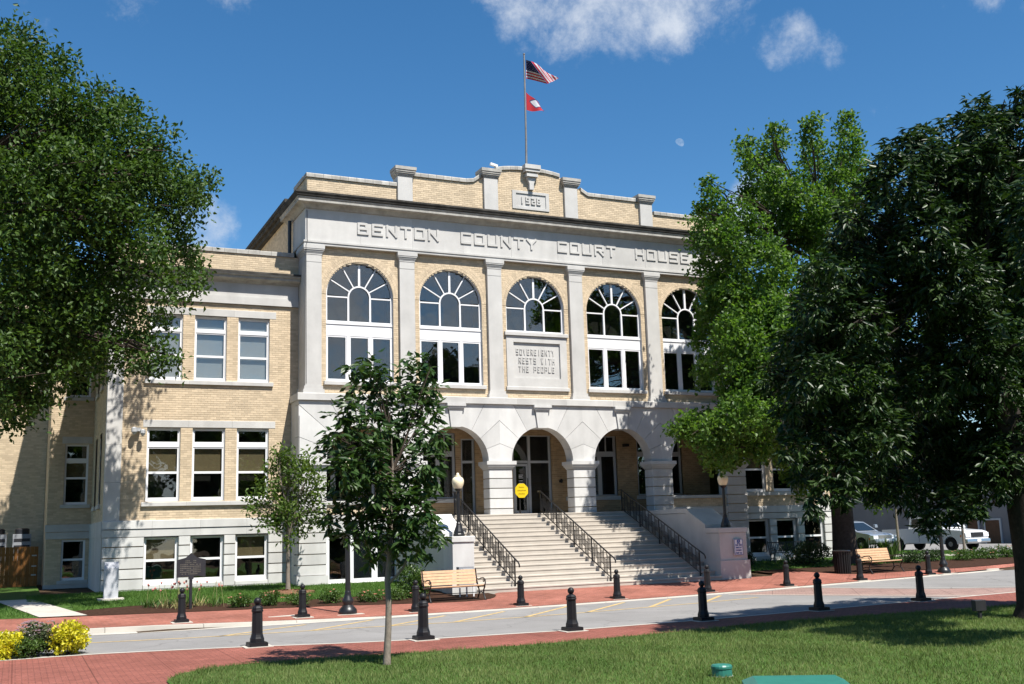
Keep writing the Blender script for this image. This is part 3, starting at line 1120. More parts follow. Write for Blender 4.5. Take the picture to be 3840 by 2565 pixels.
# ---- pavilion: upper storey
BRY = .15
for i in range(5):
    u0, u1 = PIL[i] + .29, PIL[i + 1] - .29
    xc = BAY[i]
    hol, arc = [], []
    r = 1.32
    arc.append((xc, 11.15, r))
    if i == 2:
        hol += [(xc - r, xc + r, 10.08, 11.15), (xc - 1.36, xc + 1.36, 7.72, 9.92)]
    else:
        hol += [(xc - r, xc + r, 7.84, 11.15)]
    brickwork(bk, mo, front(BRY), u0, u1, 7.34, 12.99, hol, arc)
    ring(bk, xc, 11.15, r, BRY)
    reveal(xc - r, xc + r, 10.08 if i == 2 else 7.84, 11.15, BRY, BRY + .22, arch=11.15)
    # the fan-lit arched window
    y = BRY + .12
    mb = MB()

    def arcbar(ra, rb, zs, t0=0.0, t1=math.pi, y0=y, y1=y + .08, n=28):
        for k in range(n):
            a0, a1 = t0 + (t1 - t0) * k / n, t0 + (t1 - t0) * (k + 1) / n
            P = [(xc + q * math.cos(t), zs + q * math.sin(t)) for q, t in ((ra, a0), (rb, a0), (rb, a1), (ra, a1))]
            mb.add([(p, y0, q) for p, q in P] + [(p, y1, q) for p, q in P], [(0, 3, 2, 1), (0, 1, 5, 4), (2, 3, 7, 6)])
    arcbar(r - .06, r, 11.15)
    arcbar(r - .03, r + .005, 11.15, y0=y - .05, y1=y)
    ri = .43
    arcbar(ri - .035, ri + .025, 11.10, y0=y - .012)
    for s in (-1, 1):
        bar(mb, xc + s * r - (.075 if s > 0 else 0), xc + s * r + (.075 if s < 0 else 0), 10.09, 11.15, y, y + .08)
        bar(mb, xc + s * ri - .035, xc + s * ri + .035, 10.09, 11.10, y - .012, y + .07)
        bar(mb, min(xc + s * (ri + .03), xc + s * (r - .07)), max(xc + s * (ri + .03), xc + s * (r - .07)), 11.065, 11.115, y - .004, y + .07)
    bar(mb, xc - r + .075, xc + r - .075, 10.09, 10.17, y - .002, y + .075)
    for deg in (30, 60, 90, 120, 150):
        t = R(deg)
        w = .042 if deg == 90 else .021
        ca, sa = math.cos(t), math.sin(t)
        P = [(xc + q * ca - e * sa, 11.10 + q * sa + e * ca) for q, e in ((ri + .02, -w), (r - .02, -w), (r - .02, w), (ri + .02, w))]
        mb.prism(P, y - .006, y + .06, 'y')
    w = build(mb, 'arched_window', m_frame, court)
    # panes: six in the fan, the inner arch, two at the sides
    yp = y + .035

    def poly_pane(P):
        q = MB()
        q.prism(P, yp, yp + .01, 'y')
        build(q, 'pane', m_glass, w)
    rr = r - .05
    for k in range(6):
        a0, a1 = R(30 * k + 1.5), R(30 * k + 28.5)
        P = [(xc + ri * math.cos(a0 + (a1 - a0) * j / 4), 11.12 + ri * math.sin(a0 + (a1 - a0) * j / 4)) for j in range(5)]
        P += [(xc + rr * math.cos(a1 - (a1 - a0) * j / 5), 11.14 + rr * math.sin(a1 - (a1 - a0) * j / 5)) for j in range(6)]
        poly_pane(P)
    poly_pane([(xc - .39, 10.15)] + [(xc - .39 * math.cos(math.pi * j / 10), 11.1 + .39 * math.sin(math.pi * j / 10)) for j in range(11)] + [(xc + .39, 10.15)])
    poly_pane([(xc - r + .07, 10.15), (xc - ri - .03, 10.15), (xc - ri - .03, 11.06), (xc - r + .07, 11.06)])
    poly_pane([(xc + ri + .03, 10.15), (xc + r - .07, 10.15), (xc + r - .07, 11.06), (xc + ri + .03, 11.06)])
    dk = MB()
    dk.prism([(xc - r, 10.09)] + [(xc - r * math.cos(math.pi * j / 12), 11.15 + r * math.sin(math.pi * j / 12)) for j in range(13)] + [(xc + r, 10.09)], y + .8, y + .82, 'y')
    dk.add([(xc - r, y + .1, 10.09), (xc + r, y + .1, 10.09), (xc + r, y + .8, 10.09), (xc - r, y + .8, 10.09)], [(0, 1, 2, 3)])
    cpart(dk, 'dark_room', m_dark)
    if i != 2:
        mb = MB()
        bar(mb, xc - r, xc + r, 9.60, 10.085, y - .01, y + .06)
        bar(mb, xc - r, xc + r, 10.03, 10.088, y - .04, y - .011)
        cpart(mb, 'spandrel_panel', m_frame)
        mb = MB()
        z0, z1 = 7.84, 9.60
        xs_ = [xc - r, xc - r + .10]
        inner = 2 * r - .2
        pw = (inner - 2 * .2) / 3
        px_ = []
        bar(mb, xc - r, xc - r + .10, z0, z1, y, y + .08)
        bar(mb, xc + r - .10, xc + r, z0, z1, y, y + .08)
        x = xc - r + .10
        for k in range(3):
            px_.append((x, x + pw))
            x += pw
            if k < 2:
                bar(mb, x, x + .2, z0, z1, y, y + .08)
                bar(mb, x + .04, x + .16, z0 + .02, z1 - .02, y - .025, y - .001)
                x += .2
        bar(mb, xc - r + .1, xc + r - .1, z0, z0 + .11, y + .003, y + .08)
        bar(mb, xc - r + .1, xc + r - .1, z1 - .06, z1, y + .003, y + .08)
        w2 = build(mb, 'triple_window', m_frame, court)
        for a, b_ in px_:
            pane(w2, a, b_, z0 + .11, z1 - .06, y + .04)
        room(xc - r, xc + r, z0, z1, y + .1)
        mb = MB()
        mb.bbox(xc - 1.41, xc + 1.41, BRY - .12, BRY + .2, 7.70, 7.838, .014)
        cpart(mb, 'sill_stone', m_lime)
        mb = MB()
        bar(mb, xc - 1.41, xc + 1.41, 7.715, 7.72, BRY - .121, BRY - .1)
    else:
        mb = MB()
        mb.bbox(xc - 1.43, xc + 1.43, BRY - .12, BRY + .2, 9.93, 10.07, .014)
        cpart(mb, 'sill_stone', m_lime)
        mb = MB()
        for a, b_, c, d in ((xc - 1.36, xc - 1.05, 7.84, 9.92), (xc + 1.05, xc + 1.36, 7.84, 9.92), (xc - 1.05, xc + 1.05, 9.66, 9.92), (xc - 1.05, xc + 1.05, 7.84, 8.20)):
            mb.box(a, b_, BRY - .05, BRY + .1, c, d)
        mb.box(xc - 1.05, xc + 1.05, BRY + .025, BRY + .1, 8.20, 9.66)
        cpart(mb, 'inscription_panel', m_lime)
        mb = MB()
        mb.bbox(xc - 1.41, xc + 1.41, BRY - .1, BRY + .2, 7.70, 7.838, .014)
        cpart(mb, 'sill_stone', m_lime)

# pilasters
for i in range(6):
    x = PIL[i] + (.02 if i == 0 else -.02 if i == 5 else 0)
    mb = MB()
    yb = WY if i in (0, 5) else BRY + .05
    mb.box(x - .305, x + .305, 0, yb, 7.62, 12.30)
    mb.box(x - .30, x + .30, .01, yb, 12.30, 12.32)
    mb.box(x - .305, x + .305, -.002, yb, 12.32, 12.60)
    pil = cpart(mb, 'pilaster', m_lime)
    mb = MB()
    for z0, z1, e in ((7.342, 7.46, .095), (7.46, 7.50, .085), (7.50, 7.62, .045)):
        mb.box(x - .305 - e, x + .305 + e, -e, yb + .01, z0, z1)
    build(mb, 'base', m_lime, pil)
    mb = MB()
    for k, (z0, z1, e) in enumerate(((12.60, 12.66, .015), (12.66, 12.71, .03), (12.71, 12.77, .055), (12.77, 12.82, .085), (12.82, 12.965, .10))):
        mb.box(x - .305 - e, x + .305 + e, -e, yb + .01, z0, z1)
    build(mb, 'capital', m_lime, pil)

# entablature
EX0, EX1 = PX - .30, PIL[5] + .30
mb = MB()
mb.box(EX0 - .05, EX1 + .05, -.05, WY, 12.967, 13.06)
mb.box(EX0 - .08, EX1 + .08, -.08, WY, 13.06, 13.13)
cpart(mb, 'architrave', m_lime)
for k in range(9):
    p, q = EX0 + (EX1 - EX0) * k / 9, EX0 + (EX1 - EX0) * (k + 1) / 9
    mb = MB()
    mb.box(p + (.003 if k else 0), q - .003, 0, WY + .9, 13.132, 14.37, random.random())
    cpart(mb, 'frieze_stone', m_lime)


def cornice(profile, x0, x1, yback, name, mat_):
    """moulded course with mitred returns at both ends"""
    mb = MB()
    n = len(profile)
    V = []
    for p, z in profile:
        V.append((x0 - p, yback, z))
    for p, z in profile:
        V.append((x0 - p, -p, z))
    for p, z in profile:
        V.append((x1 + p, -p, z))
    for p, z in profile:
        V.append((x1 + p, yback, z))
    F = []
    for s in range(3):
        for k in range(n - 1):
            F.append((s * n + k, (s + 1) * n + k, (s + 1) * n + k + 1, s * n + k + 1))
    mb.add(V, F)
    return cpart(mb, name, mat_)


cornice([(0, 14.37), (.05, 14.38), (.07, 14.42), (.16, 14.52), (.22, 14.545), (.33, 14.55), (.345, 14.56), (.345, 14.66), (.37, 14.68), (.385, 14.72)], EX0, EX1, 2.7, 'cornice', m_coping)
cornice([(.385, 14.72), (.42, 14.76), (.43, 14.80), (.47, 14.86), (.47, 14.93), (.30, 14.96), (-.4, 15.05)], EX0, EX1, 2.7, 'cornice_top', m_stain)

# parapet
PYF = .22
PXL, PXR = PX - .18, PIL[5] + .18


def para_top(x):
    d = abs(x - XC)
    if d > 5.3:
        return 15.69
    if d > 2.75:
        return 16.19
    if d > 2.0:
        t = (2.75 - d) / .75
        return 16.19 + .40 * (t * t * (3 - 2 * t) if t < .5 else t * t * (3 - 2 * t))
    return 16.57 + .44 * math.sqrt(max(0, 1 - (d / 2.0) ** 2)) if d > 1.2 else 16.57 + .44 * math.sqrt(max(0, 1 - (d / 2.0) ** 2))


holes_p = [(16.78, 18.48, 15.31, 16.10)]
zt = 14.95
rows = 0
while zt < 17.0:
    zb, zt2 = zt, zt + CH
    zc = zb + CH * .5
    run = None
    xs_ = np.arange(PXL, PXR + .001, .03)
    segs, st = [], None
    for x in xs_:
        ok = para_top(x) >= zt2 - .01
        if ok and st is None:
            st = x
        if not ok and st is not None:
            segs.append((st, x))
            st = None
    if st is not None:
        segs.append((st, PXR))
    for a, b_ in segs:
        if b_ - a > .1:
            brickwork(bk, mo, front(PYF), a, b_, zb, zt2, holes_p, ph=rows)
    rows += 1
    zt = zt2
# body behind the parapet face (follows its outline)
mb = MB()
xs_ = [PXL + (PXR - PXL) * k / 160 for k in range(161)]
V = [(x, PYF + .004, 14.9) for x in xs_] + [(x, PYF + .004, para_top(x)) for x in xs_] + [(x, PYF + .4, para_top(x)) for x in xs_] + [(x, PYF + .4, 14.9) for x in xs_]
n = 161
F = []
for k in range(160):
    for s in range(3):
        F.append((s * n + k, s * n + k + 1, (s + 1) * n + k + 1, (s + 1) * n + k))
mb.add(V, F)
cpart(mb, 'parapet_core', m_mortar)
brickwork(bk, mo, leftside(PXL), -2.2, -PYF, 14.95, 15.69)
x = PXL - .05
while x < PXR + .02:
    q = x + .33
    skip = any(abs((x + q) / 2 - c) < .36 for c in PIL[1:5]) or abs((x + q) / 2 - XC) < .30
    if not skip:
        za, zb = para_top(x + .01), para_top(q - .01)
        if abs(para_top(x + .01) - para_top(q - .01)) > .3:
            za = zb = max(za, zb)
        mb = MB()
        h = .165
        P = []
        for xx, zz in ((x + .005, za), (q - .005, zb)):
            P += [(xx, PYF - .07, zz), (xx, PYF - .07, zz + h * .75), (xx, PYF - .04, zz + h), (xx, PYF + .45, zz + h), (xx, PYF + .45, zz)]
        mb.add(P, [(0, 1, 2, 3, 4), (9, 8, 7, 6, 5)] + [(k, k + 5, (k + 1) % 5 + 5, (k + 1) % 5) for k in range(5)], random.random())
        cpart(mb, 'coping_stone', m_coping)
    x = q
mb = MB()
mb.box(PXL - .06, PXL + .3, PYF + .46, 2.2, 15.69, 15.86)
cpart(mb, 'coping_stone', m_coping)
for i, ztop in ((1, 16.49), (2, 16.84), (3, 16.84), (4, 16.49)):
    x = PIL[i]
    mb = MB()
    mb.box(x - .305, x + .305, PYF - .13, PYF + .45, 14.96, ztop - .38)
    p = cpart(mb, 'parapet_pier', m_lime)
    mb = MB()
    for z0, z1, e in ((ztop - .38, ztop - .33, .02), (ztop - .33, ztop - .27, .05), (ztop - .27, ztop - .21, .085), (ztop - .21, ztop - .14, .11), (ztop - .13, ztop, .135)):
        mb.box(x - .305 - e, x + .305 + e, PYF - .13 - e, PYF + .46, z0, z1)
    build(mb, 'pier_cap', m_coping, p)
# bracket under the flagpole
mb = MB()
mb.box(XC - .36, XC + .36, PYF - .34, PYF + .45, 17.02, 17.20)
mb.box(XC - .33, XC + .33, PYF - .30, PYF + .3, 16.90, 17.02)
mb.box(XC - .26, XC + .26, PYF - .26, PYF + .1, 16.70, 16.82)
mb.box(XC - .23, XC + .23, PYF - .2, PYF + .1, 16.82, 16.90)
mb.prism([(XC - .22, 16.70), (XC - .10, 16.42), (XC - .10, 16.16), (XC + .10, 16.16), (XC + .10, 16.42), (XC + .22, 16.70)], PYF - .16, PYF + .1, 'y')
cpart(mb, 'bracket', m_lime)
# date stone
mb = MB()
for a, b_, c, d in ((16.78, 16.95, 15.31, 16.10), (18.33, 18.48, 15.31, 16.10), (16.95, 18.33, 15.99, 16.10), (16.95, 18.33, 15.31, 15.42)):
    mb.box(a, b_, PYF - .045, PYF + .1, c, d)
mb.box(16.95, 18.33, PYF - .005, PYF + .1, 15.42, 15.99)
cpart(mb, 'date_stone', m_lime)

# raised block letters
GL = {'B': [[(0, 0), (0, 1), (.85, 1), (.85, .55)], [(0, .5), (1, .5), (1, 0), (0, 0)]],
      'E': [[(1, 1), (0, 1), (0, 0), (1, 0)], [(0, .5), (.8, .5)]], 'N': [[(0, 0), (0, 1)], [(0, 1), (1, 0)], [(1, 0), (1, 1)]],
      'T': [[(0, 1), (1, 1)], [(.5, 1), (.5, 0)]], 'O': [[(0, 0), (0, 1), (1, 1), (1, 0), (0, 0)]], 'C': [[(1, 1), (0, 1), (0, 0), (1, 0)]],
      'U': [[(0, 1), (0, 0), (1, 0), (1, 1)]], 'Y': [[(0, 1), (.5, .5)], [(1, 1), (.5, .5)], [(.5, .5), (.5, 0)]],
      'R': [[(0, 0), (0, 1), (1, 1), (1, .5), (0, .5)], [(.45, .5), (1, 0)]], 'H': [[(0, 0), (0, 1)], [(1, 0), (1, 1)], [(0, .5), (1, .5)]],
      'S': [[(1, 1), (0, 1), (0, .5), (1, .5), (1, 0), (0, 0)]], 'V': [[(0, 1), (.5, 0)], [(.5, 0), (1, 1)]], 'I': [[(.5, 0), (.5, 1)]],
      'G': [[(1, 1), (0, 1), (0, 0), (1, 0), (1, .45), (.55, .45)]], 'W': [[(0, 1), (.27, 0)], [(.27, 0), (.5, 1)], [(.5, 1), (.73, 0)], [(.73, 0), (1, 1)]],
      'P': [[(0, 0), (0, 1), (1, 1), (1, .45), (0, .45)]], 'L': [[(0, 1), (0, 0), (1, 0)]], '1': [[(.5, 0), (.5, 1)]],
      '9': [[(1, .5), (0, .5), (0, 1), (1, 1), (1, 0), (0, 0)]], '2': [[(0, 1), (1, 1), (1, .5), (0, .5), (0, 0), (1, 0)]],
      '8': [[(0, 0), (0, 1), (1, 1), (1, 0), (0, 0)], [(0, .5), (1, .5)]], 'A': [[(0, 0), (.5, 1)], [(.5, 1), (1, 0)], [(.2, .4), (.8, .4)]],
      'M': [[(0, 0), (0, 1)], [(0, 1), (.5, .4)], [(.5, .4), (1, 1)], [(1, 1), (1, 0)]], 'D': [[(0, 0), (0, 1), (.8, 1), (1, .8), (1, .2), (.8, 0), (0, 0)]]}


def glyph(mb, ch, x, z, w, h, y0, y1, t):
    e = 0
    for pl in GL[ch]:
        for (a, b_), (c, d) in zip(pl[:-1], pl[1:]):
            p, q = Vector((x + a * w, z + b_ * h)), Vector((x + c * w, z + d * h))
            dr = (q - p).normalized()
            nn = Vector((-dr.y, dr.x)) * t / 2
            p, q = p - dr * t * .5, q + dr * t * .5
            e += 1
            mb.prism([tuple(p - nn), tuple(q - nn), tuple(q + nn), tuple(p + nn)], y0 - .0011 * e, y1, 'y')


def word(text, x0, x1, z, h, y, t, depth, name, mat_, par, gap=.32):
    n = len(text)
    w = (x1 - x0) / (n + gap * (n - 1))
    for k, ch in enumerate(text):
        if ch == ' ':
            continue
        mb = MB()
        glyph(mb, ch, x0 + k * w * (1 + gap) + t / 2, z + t / 2, w - t, h - t, y - depth, y + .01, t)
        build(mb, name, mat_, par)


word('BENTON', 10.08, 13.41, 13.53, .47, 0.0, .088, .038, 'letter', m_lime, court, .28)
word('COUNTY', 14.35, 17.72, 13.53, .47, 0.0, .088, .038, 'letter', m_lime, court, .28)
word('COURT', 18.69, 21.49, 13.53, .47, 0.0, .088, .038, 'letter', m_lime, court, .28)
word('HOUSE', 22.46, 25.22, 13.53, .47, 0.0, .088, .038, 'letter', m_lime, court, .28)
yi = BRY + .025
word('SOVEREIGNTY', 16.72, 18.45, 9.16, .235, yi, .026, .026, 'inscription_letter', m_lime, court, .5)
word('RESTS WITH', 16.82, 18.45, 8.81, .235, yi, .026, .026, 'inscription_letter', m_lime, court, .5)
word('THE PEOPLE', 16.82, 18.43, 8.46, .235, yi, .026, .026, 'inscription_letter', m_lime, court, .5)
word('1928', 17.14, 18.09, 15.55, .29, PYF - .005, .055, .04, 'date_numeral', m_lime, court, .4)

# ---- pavilion: arcaded stone base
BX0, BX1 = 7.82, 2 * XC - 7.82
SY = -.10
ZS, AR = 4.85, 1.36
mb = MB()
for k in range(9):
    p, q = BX0 - .06 + (BX1 - BX0 + .12) * k / 9, BX0 - .06 + (BX1 - BX0 + .12) * (k + 1) / 9
    mb = MB()
    mb.bbox(p + .002, q - .002, SY - .10, WY, 7.085, 7.34, .02, random.random())
    cpart(mb, 'belt_stone', m_lime)


def hits(xc, t, x0, x1, zt):
    """where a ray from the arch centre leaves the rectangle of its bay"""
    ca, sa = math.cos(t), math.sin(t)
    c = []
    if ca > 1e-6:
        c.append((x1 - xc) / ca)
    if ca < -1e-6:
        c.append((x0 - xc) / ca)
    if sa > 1e-6:
        c.append((zt - ZS) / sa)
    d = min(c)
    return (xc + d * ca, ZS + d * sa)


key = math.asin(.205 / AR)
for i, xc in enumerate(BAY):
    x0, x1 = xc - PS / 2, xc + PS / 2
    if i == 0:
        x0 = BX0
    if i == 4:
        x1 = BX1
    zt = 7.08
    for side in (0, 1):
        a_s, a_e = (0, math.pi / 2 - key) if side == 0 else (math.pi / 2 + key, math.pi)
        for k in range(4):
            t0, t1 = a_s + (a_e - a_s) * k / 4 + .0035, a_s + (a_e - a_s) * (k + 1) / 4 - .0035
            P = [(xc + AR * math.cos(t0 + (t1 - t0) * j / 5), ZS + AR * math.sin(t0 + (t1 - t0) * j / 5)) for j in range(6)]
            h1, h0 = hits(xc, t1, x0, x1, zt), hits(xc, t0, x0, x1, zt)
            P.append(h1)
            for cxx in (x1, x0):
                tc_ = math.atan2(zt - ZS, cxx - xc)
                if t0 < tc_ < t1:
                    P.append((cxx, zt))
            P.append(h0)
            mb = MB()
            j = random.random()
            mb.prism(P, SY - .004 * j, .5, 'y', j)
            cpart(mb, 'arch_stone', m_white)
    mb = MB()
    mb.prism([(xc - .205, ZS + AR * math.cos(key) - .03), (xc + .205, ZS + AR * math.cos(key) - .03), (xc + .28, 6.84), (xc - .28, 6.84)], SY - .07, .5, 'y')
    ks_ = cpart(mb, 'keystone', m_white)
    mb = MB()
    mb.box(xc - .31, xc + .31, SY - .10, .3, 6.84, 6.90)
    mb.box(xc - .35, xc + .35, SY - .14, .3, 6.90, 6.97)
    mb.box(xc - .385, xc + .385, SY - .18, .3, 6.97, 7.082)
    build(mb, 'keystone_cap', m_white, ks_)
# piers and their caps
spans = [(BX0, BAY[0] - AR)] + [(BAY[i] + AR, BAY[i + 1] - AR) for i in range(4)] + [(BAY[4] + AR, BX1)]
for i, (a, b_) in enumerate(spans):
    end = i in (0, 5)
    mb = MB()
    for z0, z1, e in ((4.53, 4.58, .02), (4.58, 4.63, .05), (4.63, 4.69, .09), (4.69, 4.71, .11), (4.71, 4.852, .135)):
        mb.box(a - e, b_ + e, SY - e, .52 + e, z0, z1)
    cpart(mb, 'pier_cap', m_white)
    zb = 1.98 if end else 2.64
    zs_ = [4.53, 4.18, 3.80, 3.41, 3.02, 2.64] + ([2.30, 1.94, 1.55, 1.17, .80] if end else [])
    mb = MB()
    mb.box(a + .06, b_ - .06, SY + .07, .46, .2 if end else 2.3, 4.53)
    cpart(mb, 'joint_bed', m_mortar)
    for z1, z0 in zip(zs_[:-1], zs_[1:]):
        mb = MB()
        d = .5 if not end else (WY if True else .5)
        mb.prism([(a, SY + .02), (a + .02, SY), (b_ - .02, SY), (b_, SY + .02), (b_, .5), (a, .5)], z0 + .017, z1 - .017, 'z', random.random())
        cpart(mb, 'pier_stone', m_white)
    if end:
        mb = MB()
        mb.box(a - .05, b_ + .05, SY - .05, .5, .2, .80)
        cpart(mb, 'plinth', m_white)
        # return of the block towards the wing
        xr = a if i == 0 else b_
        mb = MB()
        mb.box(min(xr, xr + (.3 if i == 0 else -.3)), max(xr, xr + (.3 if i == 0 else -.3)), .502, WY + .1, .2, 7.08)
        cpart(mb, 'return_wall', m_white)
# parapet walls in the two end arches, stone and basement window below
for i in (0, 4):
    xc = BAY[i]
    a, b_ = xc - AR, xc + AR
    brickwork(bk, mo, front(.02), a, b_, 2.92, 3.28)
    mb = MB()
    mb.bbox(a, b_, -.06, .35, 3.282, 3.41, .015)
    cpart(mb, 'parapet_cap', m_lime)
    mb = MB()
    mb.box(a, b_, .021, .3, 2.30, 3.28)
    cpart(mb, 'parapet_core', m_mortar)
    for z0, z1 in ((2.62, 2.92), (2.30, 2.605)):
        for k in range(2):
            mb = MB()
            mb.bbox(a + k * AR + .002, a + (k + 1) * AR - .002, SY + .02, .3, z0, z1, .01, random.random())
            cpart(mb, 'band_stone', m_white)
    mb = MB()
    mb.bbox(a, b_, SY, .3, .2, .50, .01)
    cpart(mb, 'sill_stone', m_white)
    if i == 0:
        z0, z1, y = .50, 2.30, .0
        mb = MB()
        w_ = b_ - a
        bar(mb, a, a + .12, z0, z1, y, y + .08)
        bar(mb, b_ - .12, b_, z0, z1, y, y + .08)
        pw = (w_ - .24 - .44) / 3
        x = a + .12
        ps = []
        for k in range(3):
            ps.append((x, x + pw))
            x += pw
            if k < 2:
                bar(mb, x, x + .22, z0, z1, y, y + .08)
                x += .22
        bar(mb, a + .12, b_ - .12, z0, z0 + .13, y + .003, y + .08)
        bar(mb, a + .12, b_ - .12, z1 - .1, z1, y + .003, y + .08)
        w2 = cpart(mb, 'triple_window', m_frame)
        for p, q in ps:
            pane(w2, p, q, z0 + .13, z1 - .1, y + .04)
        room(a, b_, z0, z1, y + .1)
    else:
        for k, (z0, z1) in enumerate(((.5, .95), (.95, 1.4), (1.4, 1.85), (1.85, 2.3))):
            mb = MB()
            mb.bbox(a, b_, SY + .02, .3, z0 + .006, z1 - .006, .01, random.random())
            cpart(mb, 'basement_stone', m_white)

# porch behind the arcade
PBY = 2.2
mb = MB()
mb.box(BX0 + .3, BX1 - .3, .16, PBY + .2, 2.62, 2.80)
cpart(mb, 'porch_floor', m_step)
mb = MB()
mb.box(BX0 + .3, BX1 - .3, .5, PBY + .2, 6.96, 7.04)
cpart(mb, 'porch_ceiling', m_lime)
bk2 = MB()
wins = [(19.9, 22.36, 3.50, 6.12), (23.38, 25.72, 3.50, 6.12), (12.6, 14.80, 3.50, 6.15), (8.9, 11.4, 3.5, 6.12)]
doors = [(17.36, 19.16, 2.80, 6.12), (15.05, 15.66, 2.80, 5.95)]
brickwork(bk2, mo, front(PBY), BX0 + .3, BX1 - .3, 2.80, 6.96, wins + doors)
for x0, x1, z0, z1 in wins:
    mb = MB()
    y = PBY + .08
    bar(mb, x0, x0 + .10, z0, z1, y, y + .08)
    bar(mb, x1 - .10, x1, z0, z1, y, y + .08)
    bar(mb, x0 + .1, x1 - .1, z0, z0 + .07, y + .003, y + .08)
    bar(mb, x0 + .1, x1 - .1, z1 - .08, z1, y + .003, y + .08)
    bar(mb, x0 + .1, x1 - .1, 5.20, 5.42, y - .01, y + .08)
    n = 3
    pw = (x1 - x0 - .2 - .36) / 3
    x = x0 + .1
    ps = []
    for k in range(3):
        ps.append((x, x + pw))
        x += pw
        if k < 2:
            bar(mb, x, x + .18, z0 + .07, 5.20, y, y + .08)
            x += .18
    for k in range(1, 6):
        xx = x0 + .1 + (x1 - x0 - .2) * k / 6
        bar(mb, xx - .02, xx + .02, 5.42, z1 - .08, y + .01, y + .07)
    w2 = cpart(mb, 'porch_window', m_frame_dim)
    for p, q in ps:
        pane(w2, p, q, z0 + .07, 5.20, y + .04)
    for k in range(6):
        pane(w2, x0 + .12 + (x1 - x0 - .2) * k / 6, x0 + .08 + (x1 - x0 - .2) * (k + 1) / 6, 5.42, z1 - .08, y + .04)
    room(x0, x1, z0, z1, y + .1)
    mb = MB()
    mb.bbox(x0 - .1, x1 + .1, PBY - .06, PBY + .1, z0 - .16, z0 - .002)
    cpart(mb, 'sill_stone', m_lime)
for di, (x0, x1, z0, z1) in enumerate(doors):
    mb = MB()
    y = PBY + .06
    bar(mb, x0, x0 + .08, z0, z1, y, y + .1)
    bar(mb, x1 - .08, x1, z0, z1, y, y + .1)
    bar(mb, x0 + .08, x1 - .08, z1 - .07, z1, y + .003, y + .1)
    bar(mb, x0 + .08, x1 - .08, 4.93, 5.03, y + .003, y + .1)
    if di == 0:
        bar(mb, 18.10, 18.21, z0, z1, y, y + .1)
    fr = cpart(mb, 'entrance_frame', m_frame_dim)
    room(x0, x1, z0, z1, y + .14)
    pans = [(x0 + .08, 18.10, 5.03, z1 - .07), (18.21, x1 - .08, 5.03, z1 - .07), (18.21, x1 - .08, z0 + .05, 4.93)] if di == 0 else [(x0 + .08, x1 - .08, 5.03, z1 - .07), (x0 + .08, x1 - .08, z0 + .1, 4.93)]
    for p in pans:
        pane(fr, *p, y + .05)
    if di == 0:
        mb = MB()
        for a, b_, c, d in ((17.45, 17.53, 2.83, 4.9), (18.0, 18.08, 2.83, 4.9), (17.53, 18.0, 2.83, 2.97), (17.53, 18.0, 4.80, 4.9)):
            mb.box(a, b_, y + .01, y + .06, c, d)
        door = cpart(mb, 'door', m_frame_dim)
        pane(door, 17.53, 18.0, 2.97, 4.80, y + .03)
        mb = MB()
        mb.tube([(18.03, y - .05, 3.5), (18.03, y - .05, 4.3)], .018, 6)
        build(mb, 'door_handle', m_chrome, door)
        mb = MB()
        for k, (z, w_) in enumerate(((4.42, .2), (4.36, .17), (4.3, .2), (4.18, .18), (4.08, .2), (4.02, .15), (3.96, .2))):
            mb.box(17.66, 17.66 + w_, y + .02, y + .025, z, z + .025)
        build(mb, 'door_notice', m_sign_w, door)
cpart(bk2, 'porch_bricks', m_brick_shade, kind='stuff')
mb = MB()
mb.box(19.5, 19.62, PBY - .12, PBY, 4.1, 4.22)
mb.lathe(19.56, PBY - .1, [(.04, 4.08), (.06, 4.12), (.06, 4.2), (.03, 4.25)], 8)
cpart(mb, 'porch_lantern', m_iron)
mb = MB()
mb.box(22.66, 22.84, PBY - .3, PBY - .02, 5.62, 5.74)
cpart(mb, 'porch_speaker', m_iron)

cpart(bk, 'bricks', m_brick, kind='stuff')
cpart(mo, 'mortar_joints', m_mortar)

# walls above the wings, rear walls and roofs
b3, m3 = MB(), MB()
brickwork(b3, m3, leftside(PX - .1), -14.0, -2.7, 12.75, 15.25)
cpart(b3, 'side_bricks', m_brick, kind='stuff')
cpart(m3, 'side_mortar', m_mortar)
mb = MB()
mb.box(PX - .42, PX + .2, 2.72, 14, 15.25, 15.40)
mb.box(PX - .30, PX + .2, 2.72, 14, 15.08, 15.249)
mb.box(PX - .48, PX + .2, 2.71, 14, 15.401, 15.55)
cpart(mb, 'side_cornice', m_stain)
mb = MB()
mb.box(LX0 + .3, RX1, WY + 1.2, 22, 12.0, 12.3)
mb.box(LX0 + .31, LX0 + .6, 8.2, 22, .3, 12.0)
mb.box(RX1 - .3, RX1 - .02, WY + .3, 22, .3, 12.5)
mb.box(LX0 + .3, RX1, 21.7, 22, .3, 12.0)
mb.box(PX - .08, PIL[5] + .1, PYF + .42, 14, 14.6, 14.9)
mb.box(PIL[5], PIL[5] + .1, 2, 14, 12.2, 15.4)
mb.box(PX - .05, PIL[5], 13.8, 14, 12.2, 15.4)
mb.box(RXA + .1, LX0 + .4, RY + .3, 21, 12.3, 12.6)
cpart(mb, 'rear_walls', m_mortar)
mb = MB()
mb.tube([(7.92, 1.95, 12.6), (7.92, 1.95, 14.4)], .07, 8)
cpart(mb, 'downpipe', m_iron)
mb = MB()
mb.tube([(BX0 + .02, SY - .012, 7.0 - k * .5) for k in range(1, 12)], .012, 5)
mb.tube([(EX0 + .06, -.015, 14.3), (EX0 + .06, -.10, 13.1), (EX0 + .0, -.11, 12.9), (PX - .27, -.015, 12.5), (PX - .26, -.015, 10), (PX - .25, -.015, 7.7)], .011, 5)
cpart(mb, 'light_string_cable', m_iron)
mb = MB()
mb.box(2.32, 2.5, WY - .22, WY - .02, 5.98, 6.1)
